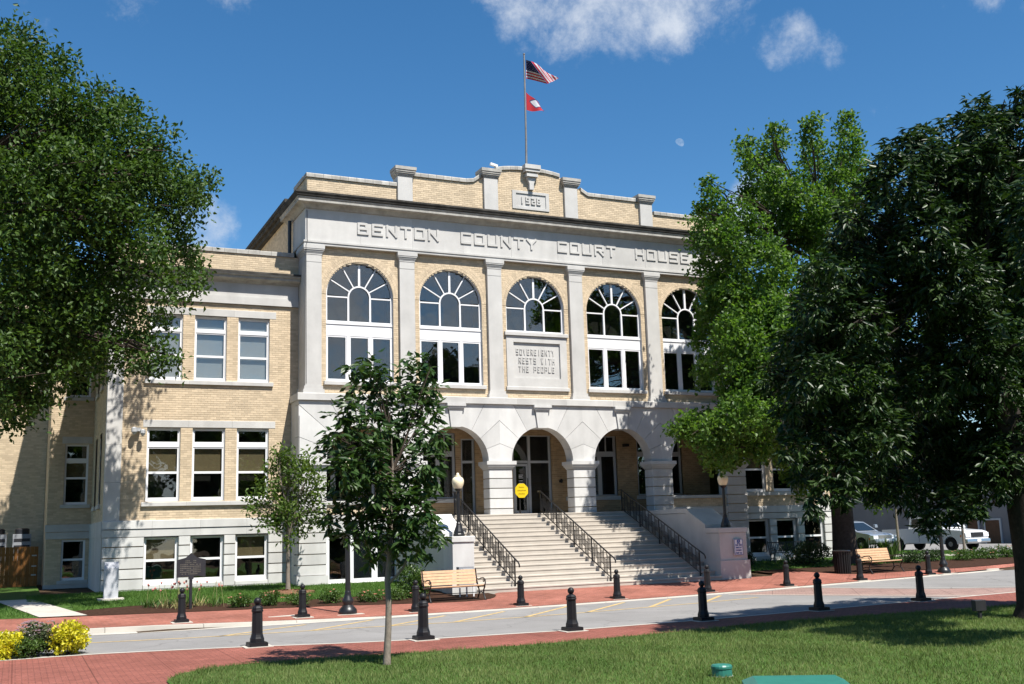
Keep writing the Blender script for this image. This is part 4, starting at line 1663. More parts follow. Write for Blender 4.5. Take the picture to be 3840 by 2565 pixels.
mb.lathe(2.28, WY - .26, [(.03, 5.86), (.1, 5.95), (.1, 6.08), (.03, 6.12)], 8)
mb.lathe(2.56, WY - .3, [(.03, 5.80), (.09, 5.9), (.09, 6.0), (.03, 6.04)], 8)
cpart(mb, 'floodlight', m_frame_dim)

# ---- annex far left
annex = thing('brick_annex', 'plain sunlit buff brick block behind the wooden gate at the far left', 'annex', (-5, 13.2, .5))
b4, m4 = MB(), MB()
brickwork(b4, m4, front(13.0), -9.0, RXA - .02, .4, 13.0)
build(b4, 'bricks', m_brick, annex, kind='stuff')
build(m4, 'mortar_joints', m_mortar, annex)
mb = MB()
mb.box(-9.0, RXA + .1, 13.02, 20, .3, 13.0)
mb.box(-9.1, RXA + .1, 12.9, 20.1, 13.0, 13.2)
build(mb, 'wall', m_mortar, annex)

# ------------------------------------------------------------------ entrance steps, pedestals, handrails
NST, RIS, TRD = 16, .1625, .375
SX0, SX1 = 12.22, 21.72
stairs = thing('entrance_staircase', 'broad pale stone flight of steps between two pedestals up to the arches', 'steps', (17, -3, .2))
for k in range(NST):
    # step 0 is the lowest
    z1 = .2 + (k + 1) * RIS
    y0 = -5.95 + k * TRD
    a = SX0 - (.0 if k > 2 else .0)
    n = 3
    mb = MB()
    mb.prism([(y0, z1 - RIS - (.14 if k == 0 else .03)), (y0, z1 - .05), (y0 - .018, z1 - .045), (y0 - .018, z1 - .008), (y0 - .008, z1), (y0 + TRD + .02 if k < NST - 1 else .18, z1), (y0 + TRD + .02 if k < NST - 1 else .18, z1 - RIS - .03)],
             a, SX1, 'x', random.random())
    build(mb, 'step', m_step, stairs)
for s, (x0, x1) in enumerate(((11.42, 12.2), (21.74, 22.96))):
    mb = MB()
    mb.prism([(-5.05, 0), (-5.05, 2.0), (-4.0, 2.49), (-3.85, 2.62), (-.12, 2.62), (-.12, 0)], x0 + .03, x1 - .03, 'x')
    build(mb, 'cheek_wall', m_lime, stairs)
    mb = MB()
    mb.prism([(-5.05, 2.01), (-5.05, 2.18), (-4.05, 2.66), (-3.9, 2.79), (-.12, 2.79), (-.12, 2.63), (-3.85, 2.63), (-4.0, 2.50)], x0, x1, 'x')
    build(mb, 'cheek_coping', m_white if s == 0 else m_lime, stairs)
    mb = MB()
    mb.box(x0 + .02, x1 - .02, -5.88, -5.05, .88, 1.86)
    mb.box(x0 - .04, x1 + .04, -5.94, -5.0, .0, .88)
    p = build(mb, 'pedestal', m_white if s == 0 else m_lime, stairs)
    mb = MB()
    mb.bbox(x0 - .01, x1 + .01, -5.92, -5.0, 1.87, 2.045, .015)
    build(mb, 'pedestal_cap', m_white if s == 0 else m_lime, p)
    mb = MB()
    xo = x0 if s == 0 else x1
    sg = -1 if s == 0 else 1
    mb.box(min(xo + .03 * -sg, xo + sg * .0), max(xo + .03 * -sg, xo + sg * .0), -4.9, -1.2, .3, 1.0)
    build(mb, 'cheek_plinth', m_lime, stairs)

for ri, x in enumerate((13.73, 17.35, 21.03)):
    r_ = thing('handrail', ['black iron handrail on the left of the steps, ending beside the left pedestal', 'black iron handrail running down the middle of the steps',
                            'black iron handrail at the shaded right side of the steps'][ri], 'handrail', (x, -3, 1.2), 'iron handrails on the steps')
    ya, za = -5.62, .2 + RIS + .0
    yb, zb = -.32, 2.80
    sl = (zb - za) / (yb - ya)
    L = lambda y, h: (x, y, za + (y - ya) * sl + h)
    mb = MB()
    mb.tube([(x, -5.98, za + .62), (x, -5.98, za + .70), (x, -5.90, za + .78 + .0), L(-5.55, .90), L(yb, .86), (x, yb + .12, zb + .88), (x, yb + .2, zb + .85)], .026, 8)
    build(mb, 'top_rail', m_iron, r_, smooth=True)
    mb = MB()
    mb.tube([L(ya - .1, .13), L(yb, .10)], .018, 6)
    build(mb, 'bottom_rail', m_iron, r_)
    posts = [ya, ya + 1.28, ya + 2.6, ya + 3.95, yb]
    for y in posts:
        k = min(NST - 1, max(0, int((y + 5.95) / TRD)))
        mb = MB()
        mb.box(x - .019, x + .019, y - .019, y + .019, .2 + (k + 1) * RIS - .01, L(y, .89)[2])
        build(mb, 'post', m_iron, r_)
    nb = 24
    for k in range(nb):
        y0, y1 = ya + (yb - ya) * k / nb, ya + (yb - ya) * (k + 1) / nb
        if k and min(abs(y0 - q) for q in posts) > .06:
            mb = MB()
            a, b_ = L(y0, .12), L(y0, .88)
            mb.box(x - .009, x + .009, y0 - .009, y0 + .009, a[2], b_[2])
            build(mb, 'baluster', m_iron, r_)
        lo, hi = ((.13, .60) if k % 2 else (.36, .80))
        mb = MB()
        mb.tube([L(y0, lo if k % 2 == 0 else hi), L(y1, lo if k % 2 == 0 else hi)], .009, 4)
        for q in (.25, .5, .75):
            yy = y0 + (y1 - y0) * q
            a, b_ = L(yy, lo), L(yy, hi)
            mb.box(x - .006, x + .006, yy - .006, yy + .006, a[2], b_[2])
        build(mb, 'panel_bars', m_iron, r_)


# ------------------------------------------------------------------ lamps
def lamp_globe(par, z, s=1.0):
    mb = MB()
    x, y, _ = wloc(par)
    mb.lathe(x, y, [(.055 * s, z - .10 * s), (.10 * s, z - .06 * s), (.13 * s, z - .01), (.14 * s, z)], 14)
    build(mb, 'globe_holder', m_iron, par, smooth=True)
    mb = MB()
    mb.lathe(x, y, [(.12 * s, z), (.155 * s, z + .06 * s), (.19 * s, z + .16 * s), (.2 * s, z + .25 * s), (.175 * s, z + .33 * s), (.13 * s, z + .37 * s), (.09 * s, z + .395 * s),
                    (.10 * s, z + .41 * s), (.10 * s, z + .425 * s), (.05 * s, z + .44 * s), (.055 * s, z + .47 * s), (.035 * s, z + .51 * s), (.005, z + .525 * s)], 18)
    build(mb, 'globe', m_globe, par, smooth=True)


for i, (x, y) in enumerate(((11.83, -5.47), (22.36, -5.47))):
    l_ = thing('pedestal_lamp', ['cream globe lamp on the sunlit left pedestal of the steps', 'cream globe lamp on the shaded right pedestal under the green tree'][i], 'lamp', (x, y, 2.045), 'globe lamps on the pedestals')
    mb = MB()
    mb.lathe(x, y, [(.19, 2.045), (.19, 2.11), (.17, 2.14), (.165, 2.2), (.12, 2.32), (.085, 2.42), (.09, 2.45), (.065, 2.50)], 12)
    build(mb, 'base', m_iron, l_)
    mb = MB()
    mb.lathe(x, y, [(.062, 2.48), (.052, 3.50)], 12)
    build(mb, 'post', m_iron, l_, smooth=True)
    lamp_globe(l_, 3.58)


def street_lamp(x, y, zb, label, h):
    l_ = thing('street_lamp', label, 'street lamp', (x, y, zb), 'tall street lamps along the pavement')
    mb = MB()
    mb.lathe(x, y, [(.245, zb), (.25, zb + .05), (.24, zb + .12), (.17, zb + .2), (.13, zb + .24), (.13, zb + .27), (.16, zb + .33), (.15, zb + .38), (.10, zb + .47), (.085, zb + .55), (.09, zb + .58), (.07, zb + .62)], 16)
    build(mb, 'base', m_iron, l_, smooth=True)
    mb = MB()
    mb.lathe(x, y, [(.075, zb + .6), (.055, zb + h)], 12)
    build(mb, 'post', m_iron, l_, smooth=True)
    lamp_globe(l_, zb + h + .08)
    mb = MB()
    mb.box(x - .38, x + .38, y - .32, y + .32, zb - .05, zb + .005)
    build(mb, 'footing', m_conc, l_)


street_lamp(7.05, -9.15, .075, 'tall black street lamp whose top is hidden in the small glossy tree', 3.75)
street_lamp(31.3, -7.0, .05, 'tall black street lamp at the right whose top is hidden in the dark tree', 4.6)

# ------------------------------------------------------------------ bollards
bol = thing('bollard', '', 'bollard', (0, 0, 0), 'black bollards along the street')
mb = MB()
mb.box(-.2, .2, -.2, .2, 0, .085)
mb.box(-.19, .19, -.19, .19, .085, .095)
build(mb, 'base', m_bollard, bol)
mb = MB()
mb.lathe(0, 0, [(.155, .09), (.152, .17), (.14, .20), (.125, .25), (.12, .28), (.112, .72), (.122, .725), (.128, .74), (.128, .765), (.118, .775), (.118, .79), (.125, .80), (.12, .815), (.09, .845), (.05, .865), (.045, .885)], 8, rot=.5)
build(mb, 'shaft', m_bollard, bol)
mb = MB()
mb.lathe(0, 0, [(.03, .868)] + [(.082 * math.sin(math.pi * k / 10), .945 - .082 * math.cos(math.pi * k / 10)) for k in range(2, 10)] + [(.004, 1.027)], 16)
build(mb, 'ball', m_bollard, bol, smooth=True)
mb = MB()
mb.box(-.3, .3, -.27, .27, -.03, .012)
build(mb, 'footing', m_conc, bol)
bl = [(3.30, -15.56, 0, .955, 'large black bollard nearest the yellow bush on the near kerb'),
      (6.52, -16.66, 0, .925, 'black bollard on the near kerb just right of the small tree trunk'),
      (9.78, -17.12, 0, .90, 'black bollard on the near kerb in front of the middle of the steps'),
      (13.24, -17.06, 0, .88, 'near kerb bollard standing where the tree shadow begins'),
      (16.89, -16.75, 0, .905, 'near kerb bollard at the edge of the shade beside the brown crosswalk'),
      (20.72, -16.29, 0, .915, 'near kerb bollard standing at the right end of the brown crosswalk'),
      (2.64, -9.30, .12, .84, 'far kerb bollard in front of the dark historical marker'),
      (5.71, -9.50, .075, .84, 'far kerb bollard just left of the tall street lamp base'),
      (8.86, -9.58, .035, .84, 'far kerb bollard in front of the left end of the wooden bench'),
      (12.04, -9.66, .028, .84, 'far kerb bollard at the foot of the left handrail'),
      (15.38, -9.42, .028, .86, 'far kerb bollard at the foot of the middle handrail'),
      (19.02, -8.93, .03, .84, 'far kerb bollard at the foot of the right handrail'),
      (22.49, -8.56, .03, .85, 'far kerb bollard in front of the right pedestal of the steps'),
      (26.23, -7.97, .03, .90, 'far kerb bollard beside the dark litter bin'),
      (30.28, -7.23, .03, .88, 'far kerb bollard just left of the right street lamp')]
for i, (x, y, z, s, lb) in enumerate(bl):
    b_ = bol if i == 0 else copy_tree(bol)
    b_.location = (x, y, z + .012)
    b_.scale = (s, s, s)
    b_['label'] = lb


# ------------------------------------------------------------------ benches
def bench(loc, rz, label, metal=False):
    b_ = thing('park_bench', label, 'bench', (0, 0, 0), None if metal else 'wooden slatted benches')
    W = .92
    if not metal:
        for k in range(5):
            y = -.26 + k * .105
            mb = MB()
            z = .435 - .012 * k
            mb.bbox(-W, W, y, y + .088, z, z + .028, .006, random.random())
            build(mb, 'seat_slat', m_slat, b_)
        for k in range(5):
            z = .475 + k * .088
            y = .285 + k * .024
            mb = MB()
            mb.prism([(y, z), (y + .028, z + .004), (y + .048, z + .077), (y + .02, z + .073)], -W, W, 'x', random.random())
            build(mb, 'back_slat', m_slat, b_)
    else:
        for k in range(4):
            mb = MB()
            y = -.25 + k * .13
            mb.box(-.8, .8, y, y + .1, .43, .45)
            build(mb, 'seat_slat', m_iron, b_)
        for k in range(20):
            mb = MB()
            x = -.78 + k * .082
            mb.tube([(x, .30, .42), (x, .40, .86)], .015, 5)
            build(mb, 'back_bar', m_iron, b_)
        mb = MB()
        mb.tube([(-.8, .40, .87), (.8, .40, .87)], .02, 6)
        build(mb, 'back_rail', m_iron, b_)
    for sx in (-1, 1):
        x = sx * (W - .03 if not metal else .8)
        mb = MB()
        q = [(x, .26, 0), (x, .25, .05), (x, .15, .18), (x, .16, .30), (x, .24, .42), (x, .31, .55), (x, .40, .90), (x, .39, .93)]
        mb.tube(q, .022, 6)
        mb.tube([(x, -.28, 0), (x, -.27, .05), (x, -.17, .18), (x, -.17, .28), (x, -.27, .41)], .022, 6)
        mb.tube([(x, -.17, .2), (x, .0, .23), (x, .15, .2)], .016, 6)
        mb.tube([(x, -.28, .41), (x, 0, .40), (x, .28, .38)], .02, 6)
        mb.tube([(x, -.26, .42), (x, -.31, .50), (x, -.29, .60), (x, -.18, .655), (x, 0, .645), (x, .15, .60), (x, .33, .62)], .019, 6)
        mb.tube([(x, -.24, .60), (x, -.20, .53), (x, -.14, .56), (x, -.17, .61)], .012, 5)
        mb.box(x - .03, x + .03, .22, .31, 0, .02)
        mb.box(x - .03, x + .03, -.32, -.24, 0, .02)
        build(mb, 'end_frame', m_iron, b_, smooth=True)
    if not metal:
        mb = MB()
        mb.tube([(-W, 0, .225), (W, 0, .225)], .012, 5)
        build(mb, 'stretcher', m_iron, b_)
    b_.location = loc
    b_.rotation_euler = (0, 0, rz)
    return b_


bench((10.83, -7.52, .135), R(2), 'wooden slatted bench with black iron ends below the left pedestal')
bench((28.9, -6.25, .16), R(7), 'wooden slatted bench partly in shade at the right beside the litter bin')
bench((29.3, -.35, .43), R(-12), 'black metal bench of upright bars behind the trunk of the bright green tree', True)

# ------------------------------------------------------------------ signs, marker, pillar, small things
oc = thing('octagonal_sign', 'yellow octagonal notice on a short post in front of the entrance door', 'sign', (17.0, .8, 2.8))
mb = MB()
mb.box(16.97, 17.02, .80, .84, 2.82, 3.5)
mb.box(16.8, 17.2, .65, .98, 2.80, 2.83)
build(mb, 'post', m_iron, oc)
mb = MB()
mb.prism([(17.06 + .305 * math.cos(R(22.5 + 45 * k)), 3.73 + .305 * math.sin(R(22.5 + 45 * k))) for k in range(8)], .76, .785, 'y')
build(mb, 'octagon_plate', m_sign_y, oc)
mb = MB()
for ln, (n, z) in enumerate(((6, 3.84), (9, 3.71), (7, 3.58))):
    for k in range(n):
        x = 17.06 - n * .021 + k * .042
        mb.tube([(x, .755, z), (x + .012, .755, z + .04 + .02 * ((k * 7 + ln) % 3 == 0)), (x + .024, .755, z + .01), (x + .034, .755, z + .03)], .0055, 4)
build(mb, 'lettering', m_ink, oc)

sg = thing('access_sign', 'white notice with a blue wheelchair panel fixed to the right pedestal', 'sign', (22.5, -5.95, 1.34))
X0, X1, Z0, Z1, Y = 22.34, 22.70, 1.06, 1.62, -5.96
mb = MB()
mb.box(X0, X1, Y, Y + .05, Z0, Z1)
build(mb, 'plate', m_sign_w, sg)
mb = MB()
for a, b_, c, d in ((X0, X1, Z0, Z0 + .014), (X0, X1, Z1 - .014, Z1), (X0, X0 + .014, Z0 + .014, Z1 - .014), (X1 - .014, X1, Z0 + .014, Z1 - .014)):
    mb.box(a, b_, Y - .004, Y + .001, c, d)
build(mb, 'border', m_sign_b, sg)
mb = MB()
mb.box(22.455, 22.585, Y - .004, Y + .001, 1.455, 1.595)
pb = build(mb, 'blue_panel', m_sign_b, sg)
mb = MB()
mb.lathe(22.515, Y - .006, [(.012, 1.563), (.012, 1.585)], 8)
mb.tube([(22.515, Y - .007, 1.56), (22.515, Y - .007, 1.52), (22.545, Y - .007, 1.515), (22.56, Y - .007, 1.48)], .007, 4)
mb.tube([(22.515 + .032 * math.cos(R(150 + 22 * k)), Y - .007, 1.505 + .032 * math.sin(R(150 + 22 * k))) for k in range(10)], .006, 4)
build(mb, 'wheelchair_symbol', m_sign_w, pb)
for tx, z, w_ in (('COURT HOUSE', 1.385, .28), ('HANDICAP', 1.295, .25), ('ENTRANCE', 1.20, .25), ('SOUTH SIDE', 1.10, .26)):
    mb = MB()
    n = len(tx)
    cw_ = w_ / (n + .35 * (n - 1))
    for k, ch in enumerate(tx):
        if ch != ' ':
            glyph(mb, ch, 22.52 - w_ / 2 + k * cw_ * 1.35, z, cw_, .052, Y - .003, Y + .001, .0075)
    build(mb, 'lettering', m_sign_b, sg)

mkx, mky, mkz = 3.39, -5.69, .19
mk = thing('historical_marker', 'dark cast plaque with a peaked top on a post in the flower bed', 'marker', (mkx, mky, mkz))
c_, s_ = at(437, 1265, mky), None
pl_ = []
top = at(439, 1267, mky)[2]
eL = at(405, 1284, mky)[2]
bot = at(405, 1325, mky)[2]
xl, xr = at(405, 1300, mky)[0], at(471, 1300, mky)[0]
xm = (xl + xr) / 2
H = [(xl, bot), (xl + .2, bot + .04), (xl + .33, bot + .03), (xm - .07, bot - .05), (xm + .07, bot - .05), (xr - .33, bot + .03), (xr - .2, bot + .04), (xr, bot), (xr, eL), (xr - .25, eL + .06), (xm, top), (xl + .25, eL + .06), (xl, eL)]
mb = MB()
mb.prism(H, mky - .025, mky + .025, 'y')
build(mb, 'plaque', m_plaque, mk)
mb = MB()
for k in range(8):
    w_ = .62 if k > 1 else .34
    z = eL - .02 - k * (eL - bot - .08) / 8
    for j in range(int(w_ / .045)):
        if random.random() > .14:
            mb.box(xm - w_ / 2 + j * .045, xm - w_ / 2 + j * .045 + .034, mky - .029, mky - .024, z - .022, z)
build(mb, 'lettering', m_plaque_txt, mk)
mb = MB()
mb.lathe(xm, mky + .0, [(.045, mkz - .1), (.045, bot)], 10)
build(mb, 'post', m_plaque, mk)

px_, py_ = 1.49, -1.75
pz_ = zg(px_, py_) + .03
pr = thing('stone_pillar', 'short pale granite pillar on a flat base at the corner of the left wing', 'pillar', (px_, py_, pz_))
mb = MB()
mb.prism([(py_ - .16, pz_ + .05), (py_ - .16, pz_ + .98), (py_ - .06, pz_ + 1.17), (py_ + .16, pz_ + 1.17), (py_ + .16, pz_ + .05)], px_ - .21, px_ + .21, 'x')
build(mb, 'shaft', m_granite, pr)
mb = MB()
mb.bbox(px_ - .38, px_ + .38, py_ - .3, py_ + .3, pz_ - .06, pz_ + .055)
build(mb, 'base', m_conc, pr)

bx = thing('notice_box', 'grey metal box on three pale legs behind the left bench', 'box', (11.45, -6.6, .16))
x0, x1 = at(945 / 4.802 + 855.7, 1370, -6.6)[0], at(1108 / 4.802 + 855.7, 1370, -6.6)[0]
x0, x1 = at(1049, 1320, -6.6)[0], at(1083, 1320, -6.6)[0]
zt_, zm_ = at(1065, 1299, -6.6)[2], at(1065, 1345, -6.6)[2]
mb = MB()
mb.box(x0, x1, -6.72, -6.5, zm_, zt_)
build(mb, 'casing', m_ac, bx)
mb = MB()
mb.box(x0 + .05, x0 + .11, -6.735, -6.715, zt_ - .22, zt_ - .06)
mb.box(x0 + .14, x1 - .04, -6.73, -6.715, zt_ - .24, zt_ - .05)
build(mb, 'panel', m_frame_dim, bx)
for q in (x0 + .02, (x0 + x1) / 2, x1 - .02):
    mb = MB()
    mb.box(q - .02, q + .02, -6.73, -6.69, .15, zm_)
    build(mb, 'leg', m_frame, bx)

# green utility box and cap in the near lawn
tz = .62
T_ = [atz(1700, 1568, tz - .05), atz(1748, 1544, tz), atz(1845, 1541, tz + .02), atz(1935, 1553, tz), atz(1958, 1565, tz - .05)]
cx_, cy_ = 6.62, -28.68
ctr = atz(1830, 1562, tz)
cx_, cy_ = ctr[0], ctr[1]
ub = thing('utility_box', 'green metal utility cabinet with a chamfered lid at the bottom edge of the lawn', 'utility box', (cx_, cy_, .03))
mb = MB()
h, w_ = tz, .56
rot = R(-32)


def rotxy(u, v):
    return (cx_ + u * math.cos(rot) - v * math.sin(rot), cy_ + u * math.sin(rot) + v * math.cos(rot))


def rbox(mb, a, b_, z0, z1, a2=None, b2=None):
    a2, b2 = a2 or a, b2 or b_
    P = [(*rotxy(u, v), z0) for u, v in ((-a, -b_), (a, -b_), (a, b_), (-a, b_))] + [(*rotxy(u, v), z1) for u, v in ((-a2, -b2), (a2, -b2), (a2, b2), (-a2, b2))]
    mb.add(P, [(0, 3, 2, 1), (4, 5, 6, 7), (0, 1, 5, 4), (1, 2, 6, 5), (2, 3, 7, 6), (3, 0, 4, 7)])


rbox(mb, .50, .46, .02, h - .10)
build(mb, 'cabinet', m_utility, ub)
mb = MB()
rbox(mb, .53, .49, h - .10, h - .05)
rbox(mb, .53, .49, h - .0499, h + .01, .42, .38)
build(mb, 'lid', m_utility, ub)
mb = MB()
rbox(mb, .62, .58, -.02, .06)
build(mb, 'pad', m_conc, ub)
cy = onz = atz(1655, 1546, .05)
cpx, cpy = cy[0], cy[1]
cp = thing('utility_drum', 'short green drum shaped utility cover standing in the lawn', 'utility cover', (cpx, cpy, .03))
mb = MB()
mb.lathe(cpx, cpy, [(.15, .02), (.145, .13), (.155, .14), (.155, .17), (.14, .19), (.05, .2)], 18)
build(mb, 'drum_body', m_utility, cp)
mb = MB()
mb.lathe(cpx, cpy, [(.165, .0), (.165, .035)], 18)
build(mb, 'rim', m_conc, cp)

ux, uy = 17.44, -21.19
up_ = thing('utility_post', 'small dark box on a stake in the shade beside the dark tree trunk', 'utility post', (ux, uy, .03))
mb = MB()
mb.box(ux - .03, ux + .03, uy - .03, uy + .03, 0, .25)
build(mb, 'stake', m_plaque, up_)
mb = MB()
mb.bbox(ux - .15, ux + .15, uy - .06, uy + .06, .22, .44)
build(mb, 'box', m_plaque, up_)

tb = thing('litter_bin', 'dark slatted litter bin in the shade left of the right bench', 'litter bin', (27.2, -6.0, .18))
mb = MB()
mb.lathe(27.2, -6.0, [(.26, .18), (.28, .95)], 20)
build(mb, 'liner', m_trash, tb)
for k in range(22):
    t = 2 * math.pi * k / 22
    mb = MB()
    mb.tube([(27.2 + .29 * math.cos(t), -6 + .29 * math.sin(t), .18), (27.2 + .31 * math.cos(t), -6 + .31 * math.sin(t), .9), (27.2 + .34 * math.cos(t), -6 + .34 * math.sin(t), 1.02)], .016, 4)
    build(mb, 'slat', m_iron, tb)
mb = MB()
mb.lathe(27.2, -6.0, [(.33, 1.0), (.35, 1.03), (.30, 1.06), (.1, 1.07)], 20)
build(mb, 'lid', m_iron, tb)

# bare concrete pad at the far right kerb
mb = MB()
mb.box(34.0, 34.7, -6.6, -6.0, .0, .09)
build(mb, 'concrete_pad', m_conc, None, kind='structure')
mb = MB()
mb.box(4.9, 5.75, -9.1, -8.5, .03, .115)
build(mb, 'concrete_pad', m_conc, None, kind='structure')

# wooden gate and air conditioning units at the far left
gt = thing('wooden_gate', 'brown wooden board gate at the far left of the building', 'gate', (-2, 9.9, .5))
for k in range(30):
    x = -5.0 + k * .152
    mb = MB()
    mb.box(x, x + .146, 9.85, 9.88, .5, 2.1 + .01 * random.random(), random.random())
    build(mb, 'board', m_wood, gt)
for z in (.9, 1.75):
    mb = MB()
    mb.box(-5.0, -.45, 9.88, 9.93, z, z + .1)
    build(mb, 'cross_rail', m_wood, gt)
for z in (.95, 1.3, 1.72):
    mb = MB()
    mb.box(-.68, -.5, 9.83, 9.85, z, z + .05)
    build(mb, 'hinge', m_frame_dim, gt)
for i, x in enumerate((-2.35, -1.42)):
    a = thing('air_conditioner', ['grey air conditioning unit above the gate at the picture edge', 'grey air conditioning unit above the gate next to the recessed wall'][i], 'air conditioner', (x, 11.2, .5), 'air conditioning units behind the gate')
    mb = MB()
    mb.bbox(x, x + .70, 11, 11.6, 1.55, 2.62)
    build(mb, 'casing', m_ac, a)
    for z in (2.05, 2.32):
        mb = MB()
        mb.box(x + .05, x + .65, 10.985, 11.0, z, z + .12)
        build(mb, 'grille', m_plaque, a)
    mb = MB()
    for q in (x + .05, x + .6):
        mb.box(q, q + .05, 11.05, 11.55, .45, 1.55)
    build(mb, 'stand', m_iron, a)
    mb = MB()
    mb.lathe(x + .35, 11.3, [(.28, 2.62), (.28, 2.82), (.2, 2.86)], 12)
    build(mb, 'fan_cowl', m_plaque, a)

# ------------------------------------------------------------------ roof items: flagpole, flags, security camera
fp = thing('flagpole', 'tall metal flagpole rising from the bracket above the date stone', 'flagpole', (17.56, .3, 17.2))
mb = MB()
mb.tube([(17.53, .3, 17.18), (17.56, .3, 18.4), (17.60, .3, 22.25)], [.05, .045, .035], 10)
build(mb, 'pole', m_pole, fp, smooth=True)
mb = MB()
mb.lathe(17.60, .3, [(.02, 22.24), (.05, 22.27), (.05, 22.31), (.01, 22.34)], 8)
build(mb, 'finial', m_pole, fp)


def compact(mb):
    used = sorted({i for f in mb.f for i in f})
    mp = {o: n for n, o in enumerate(used)}
    mb.v = [mb.v[i] for i in used]
    mb.t = [mb.t[i] for i in used]
    mb.f = [tuple(mp[i] for i in f) for f in mb.f]
    return mb


def flag_grid(nu, nv, fn):
    V = [fn(i / nu, j / nv) for i in range(nu + 1) for j in range(nv + 1)]
    return V, lambda i, j: (i * (nv + 1) + j, (i + 1) * (nv + 1) + j, (i + 1) * (nv + 1) + j + 1, i * (nv + 1) + j + 1)


def us(u, v):
    # front part of the flag, from the hoist to the fold
    xf = .24 + .78 * (1 - v)
    x = xf * u
    z = 21.18 + .86 * v - (.10 * v + .045 * (1 - v)) * (x / .6) ** 1.3
    k = min(1, x / .3)
    y = .30 + (.30 - .60 * v) * k + .03 * math.sin(x * 9 + v)
    return (17.67 + x + .5 * (y - .3), y, z + .5 * (y - .3))


def usb(s_, q):
    # the fly end folded back over itself; s_ runs from the fold to the tip
    a = Vector(us(1, 1 - q)) + Vector((.004, -.012, .004))
    tip = Vector((19.68, 1.20, 21.86))
    p = a.lerp(tip, s_)
    p.y -= .06 * math.sin(s_ * 8)
    return tuple(p)


fl = thing('national_flag', 'red and white striped flag with a blue star field, upper of the two flags', 'flag', (17.67, .3, 21.6))
NU, NV = 12, 26
V, fc = flag_grid(NU, NV, us)
groups = {'red_stripes': MB(), 'white_stripes': MB(), 'blue_canton': MB()}
for nm in groups:
    groups[nm].add(V, [])
for i in range(NU):
    for j in range(NV):
        st = j // 2
        nm = 'blue_canton' if j >= 12 else ('red_stripes' if st % 2 == 0 else 'white_stripes')
        groups[nm].f.append(fc(i, j))
n0 = len(V)
V2, fc2 = flag_grid(22, 10, usb)
for nm in groups:
    groups[nm].add(V2, [])
for i in range(22):
    for j in range(10):
        groups['red_stripes' if (i // 2) % 2 == 0 else 'white_stripes'].f.append(tuple(k + n0 for k in fc2(i, j)))
for nm, mt in (('red_stripes', m_red), ('white_stripes', m_flag_w), ('blue_canton', m_navy)):
    build(compact(groups[nm]), nm, mt, fl)
mb = MB()
for r_ in range(7):
    for c in range(5 if r_ % 2 == 0 else 4):
        v = 12 / 26 + .05 + r_ * .072
        xf = .24 + .78 * (1 - v)
        x = .05 + (c + (.5 if r_ % 2 else 0)) * .11
        if x > xf - .04:
            continue
        p = Vector(us(x / xf, v)) + Vector((0, -.012, 0))
        S_ = [(p.x + (.018 if k % 2 == 0 else .007) * math.sin(math.pi * k / 5), p.y, p.z + (.018 if k % 2 == 0 else .007) * math.cos(math.pi * k / 5)) for k in range(10)]
        mb.add(S_, [tuple(range(10))])
build(mb, 'stars', m_flag_w, fl)


def ar(u, v):
    t0 = Vector((17.64 + .83 * u, .30, 20.56 - .70 * u + .06 * math.sin(math.pi * u)))
    t1 = Vector((17.63 + .80 * u, .30, 19.76 + .02 * u - .05 * math.sin(math.pi * u)))
    p = t1.lerp(t0, v)
    p.y += .10 * math.sin(u * 7 + v) * u ** .6 - .2 * u * (1 - v)
    return tuple(p)


f2 = thing('state_flag', 'red flag with a white diamond patch hanging folded lower on the pole', 'flag', (17.64, .3, 20.1))
NU, NV = 28, 24
V, fc = flag_grid(NU, NV, ar)
g2 = {'red_field': MB(), 'blue_band': MB(), 'white_diamond': MB()}
for nm in g2:
    g2[nm].add(V, [])
for i in range(NU):
    for j in range(NV):
        u, v = (i + .5) / NU, (j + .5) / NV
        d = abs(u - .5) / .36 + abs(v - .62) / .42
        g2['white_diamond' if d < .72 else 'blue_band' if d < .92 else 'red_field'].f.append(fc(i, j))
for nm, mt in (('red_field', m_red), ('blue_band', m_navy), ('white_diamond', m_flag_w)):
    build(compact(g2[nm]), nm, mt, f2)

sc_ = thing('security_camera', 'white security camera on the parapet pier left of the flagpole', 'security camera', (16.08, .35, 16.84))
mb = MB()
mb.tube([(16.10, .35, 16.83), (16.10, .35, 17.08)], .022, 6)
build(mb, 'bracket', m_frame_dim, sc_)
mb = MB()
mb.prism([(15.88, 17.13), (16.20, 17.06), (16.22, 17.15), (15.90, 17.22)], .29, .41, 'y')
build(mb, 'housing', m_cctv, sc_)
mb = MB()
mb.tube([(16.19, .35, 17.105), (16.23, .35, 17.096)], .04, 10)
build(mb, 'lens', m_iron, sc_)

# the daytime moon
mm_ = bpy.data.materials.new('moonlight')
mm_.use_nodes = True
n, l = mm_.node_tree.nodes, mm_.node_tree.links
n.remove(n['Principled BSDF'])
em = n.new('ShaderNodeEmission')
gg = n.new('ShaderNodeNewGeometry')
nz = n.new('ShaderNodeTexNoise')
nz.inputs['Scale'].default_value = .16
nz.inputs['Detail'].default_value = 4
l.new(gg.outputs['Position'], nz.inputs['Vector'])
cr_ = n.new('ShaderNodeValToRGB')
cr_.color_ramp.elements[0].color = (.12, .22, .36, 1)
cr_.color_ramp.elements[1].color = (.30, .38, .50, 1)
cr_.color_ramp.elements[0].position = .35
cr_.color_ramp.elements[1].position = .65
l.new(nz.outputs[0], cr_.inputs[0])
l.new(cr_.outputs[0], em.inputs['Color'])
em.inputs['Strength'].default_value = .95
trm = n.new('ShaderNodeBsdfTransparent')
mxm = n.new('ShaderNodeMixShader')
mxm.inputs[0].default_value = .5
l.new(trm.outputs[0], mxm.inputs[1])
l.new(em.outputs[0], mxm.inputs[2])
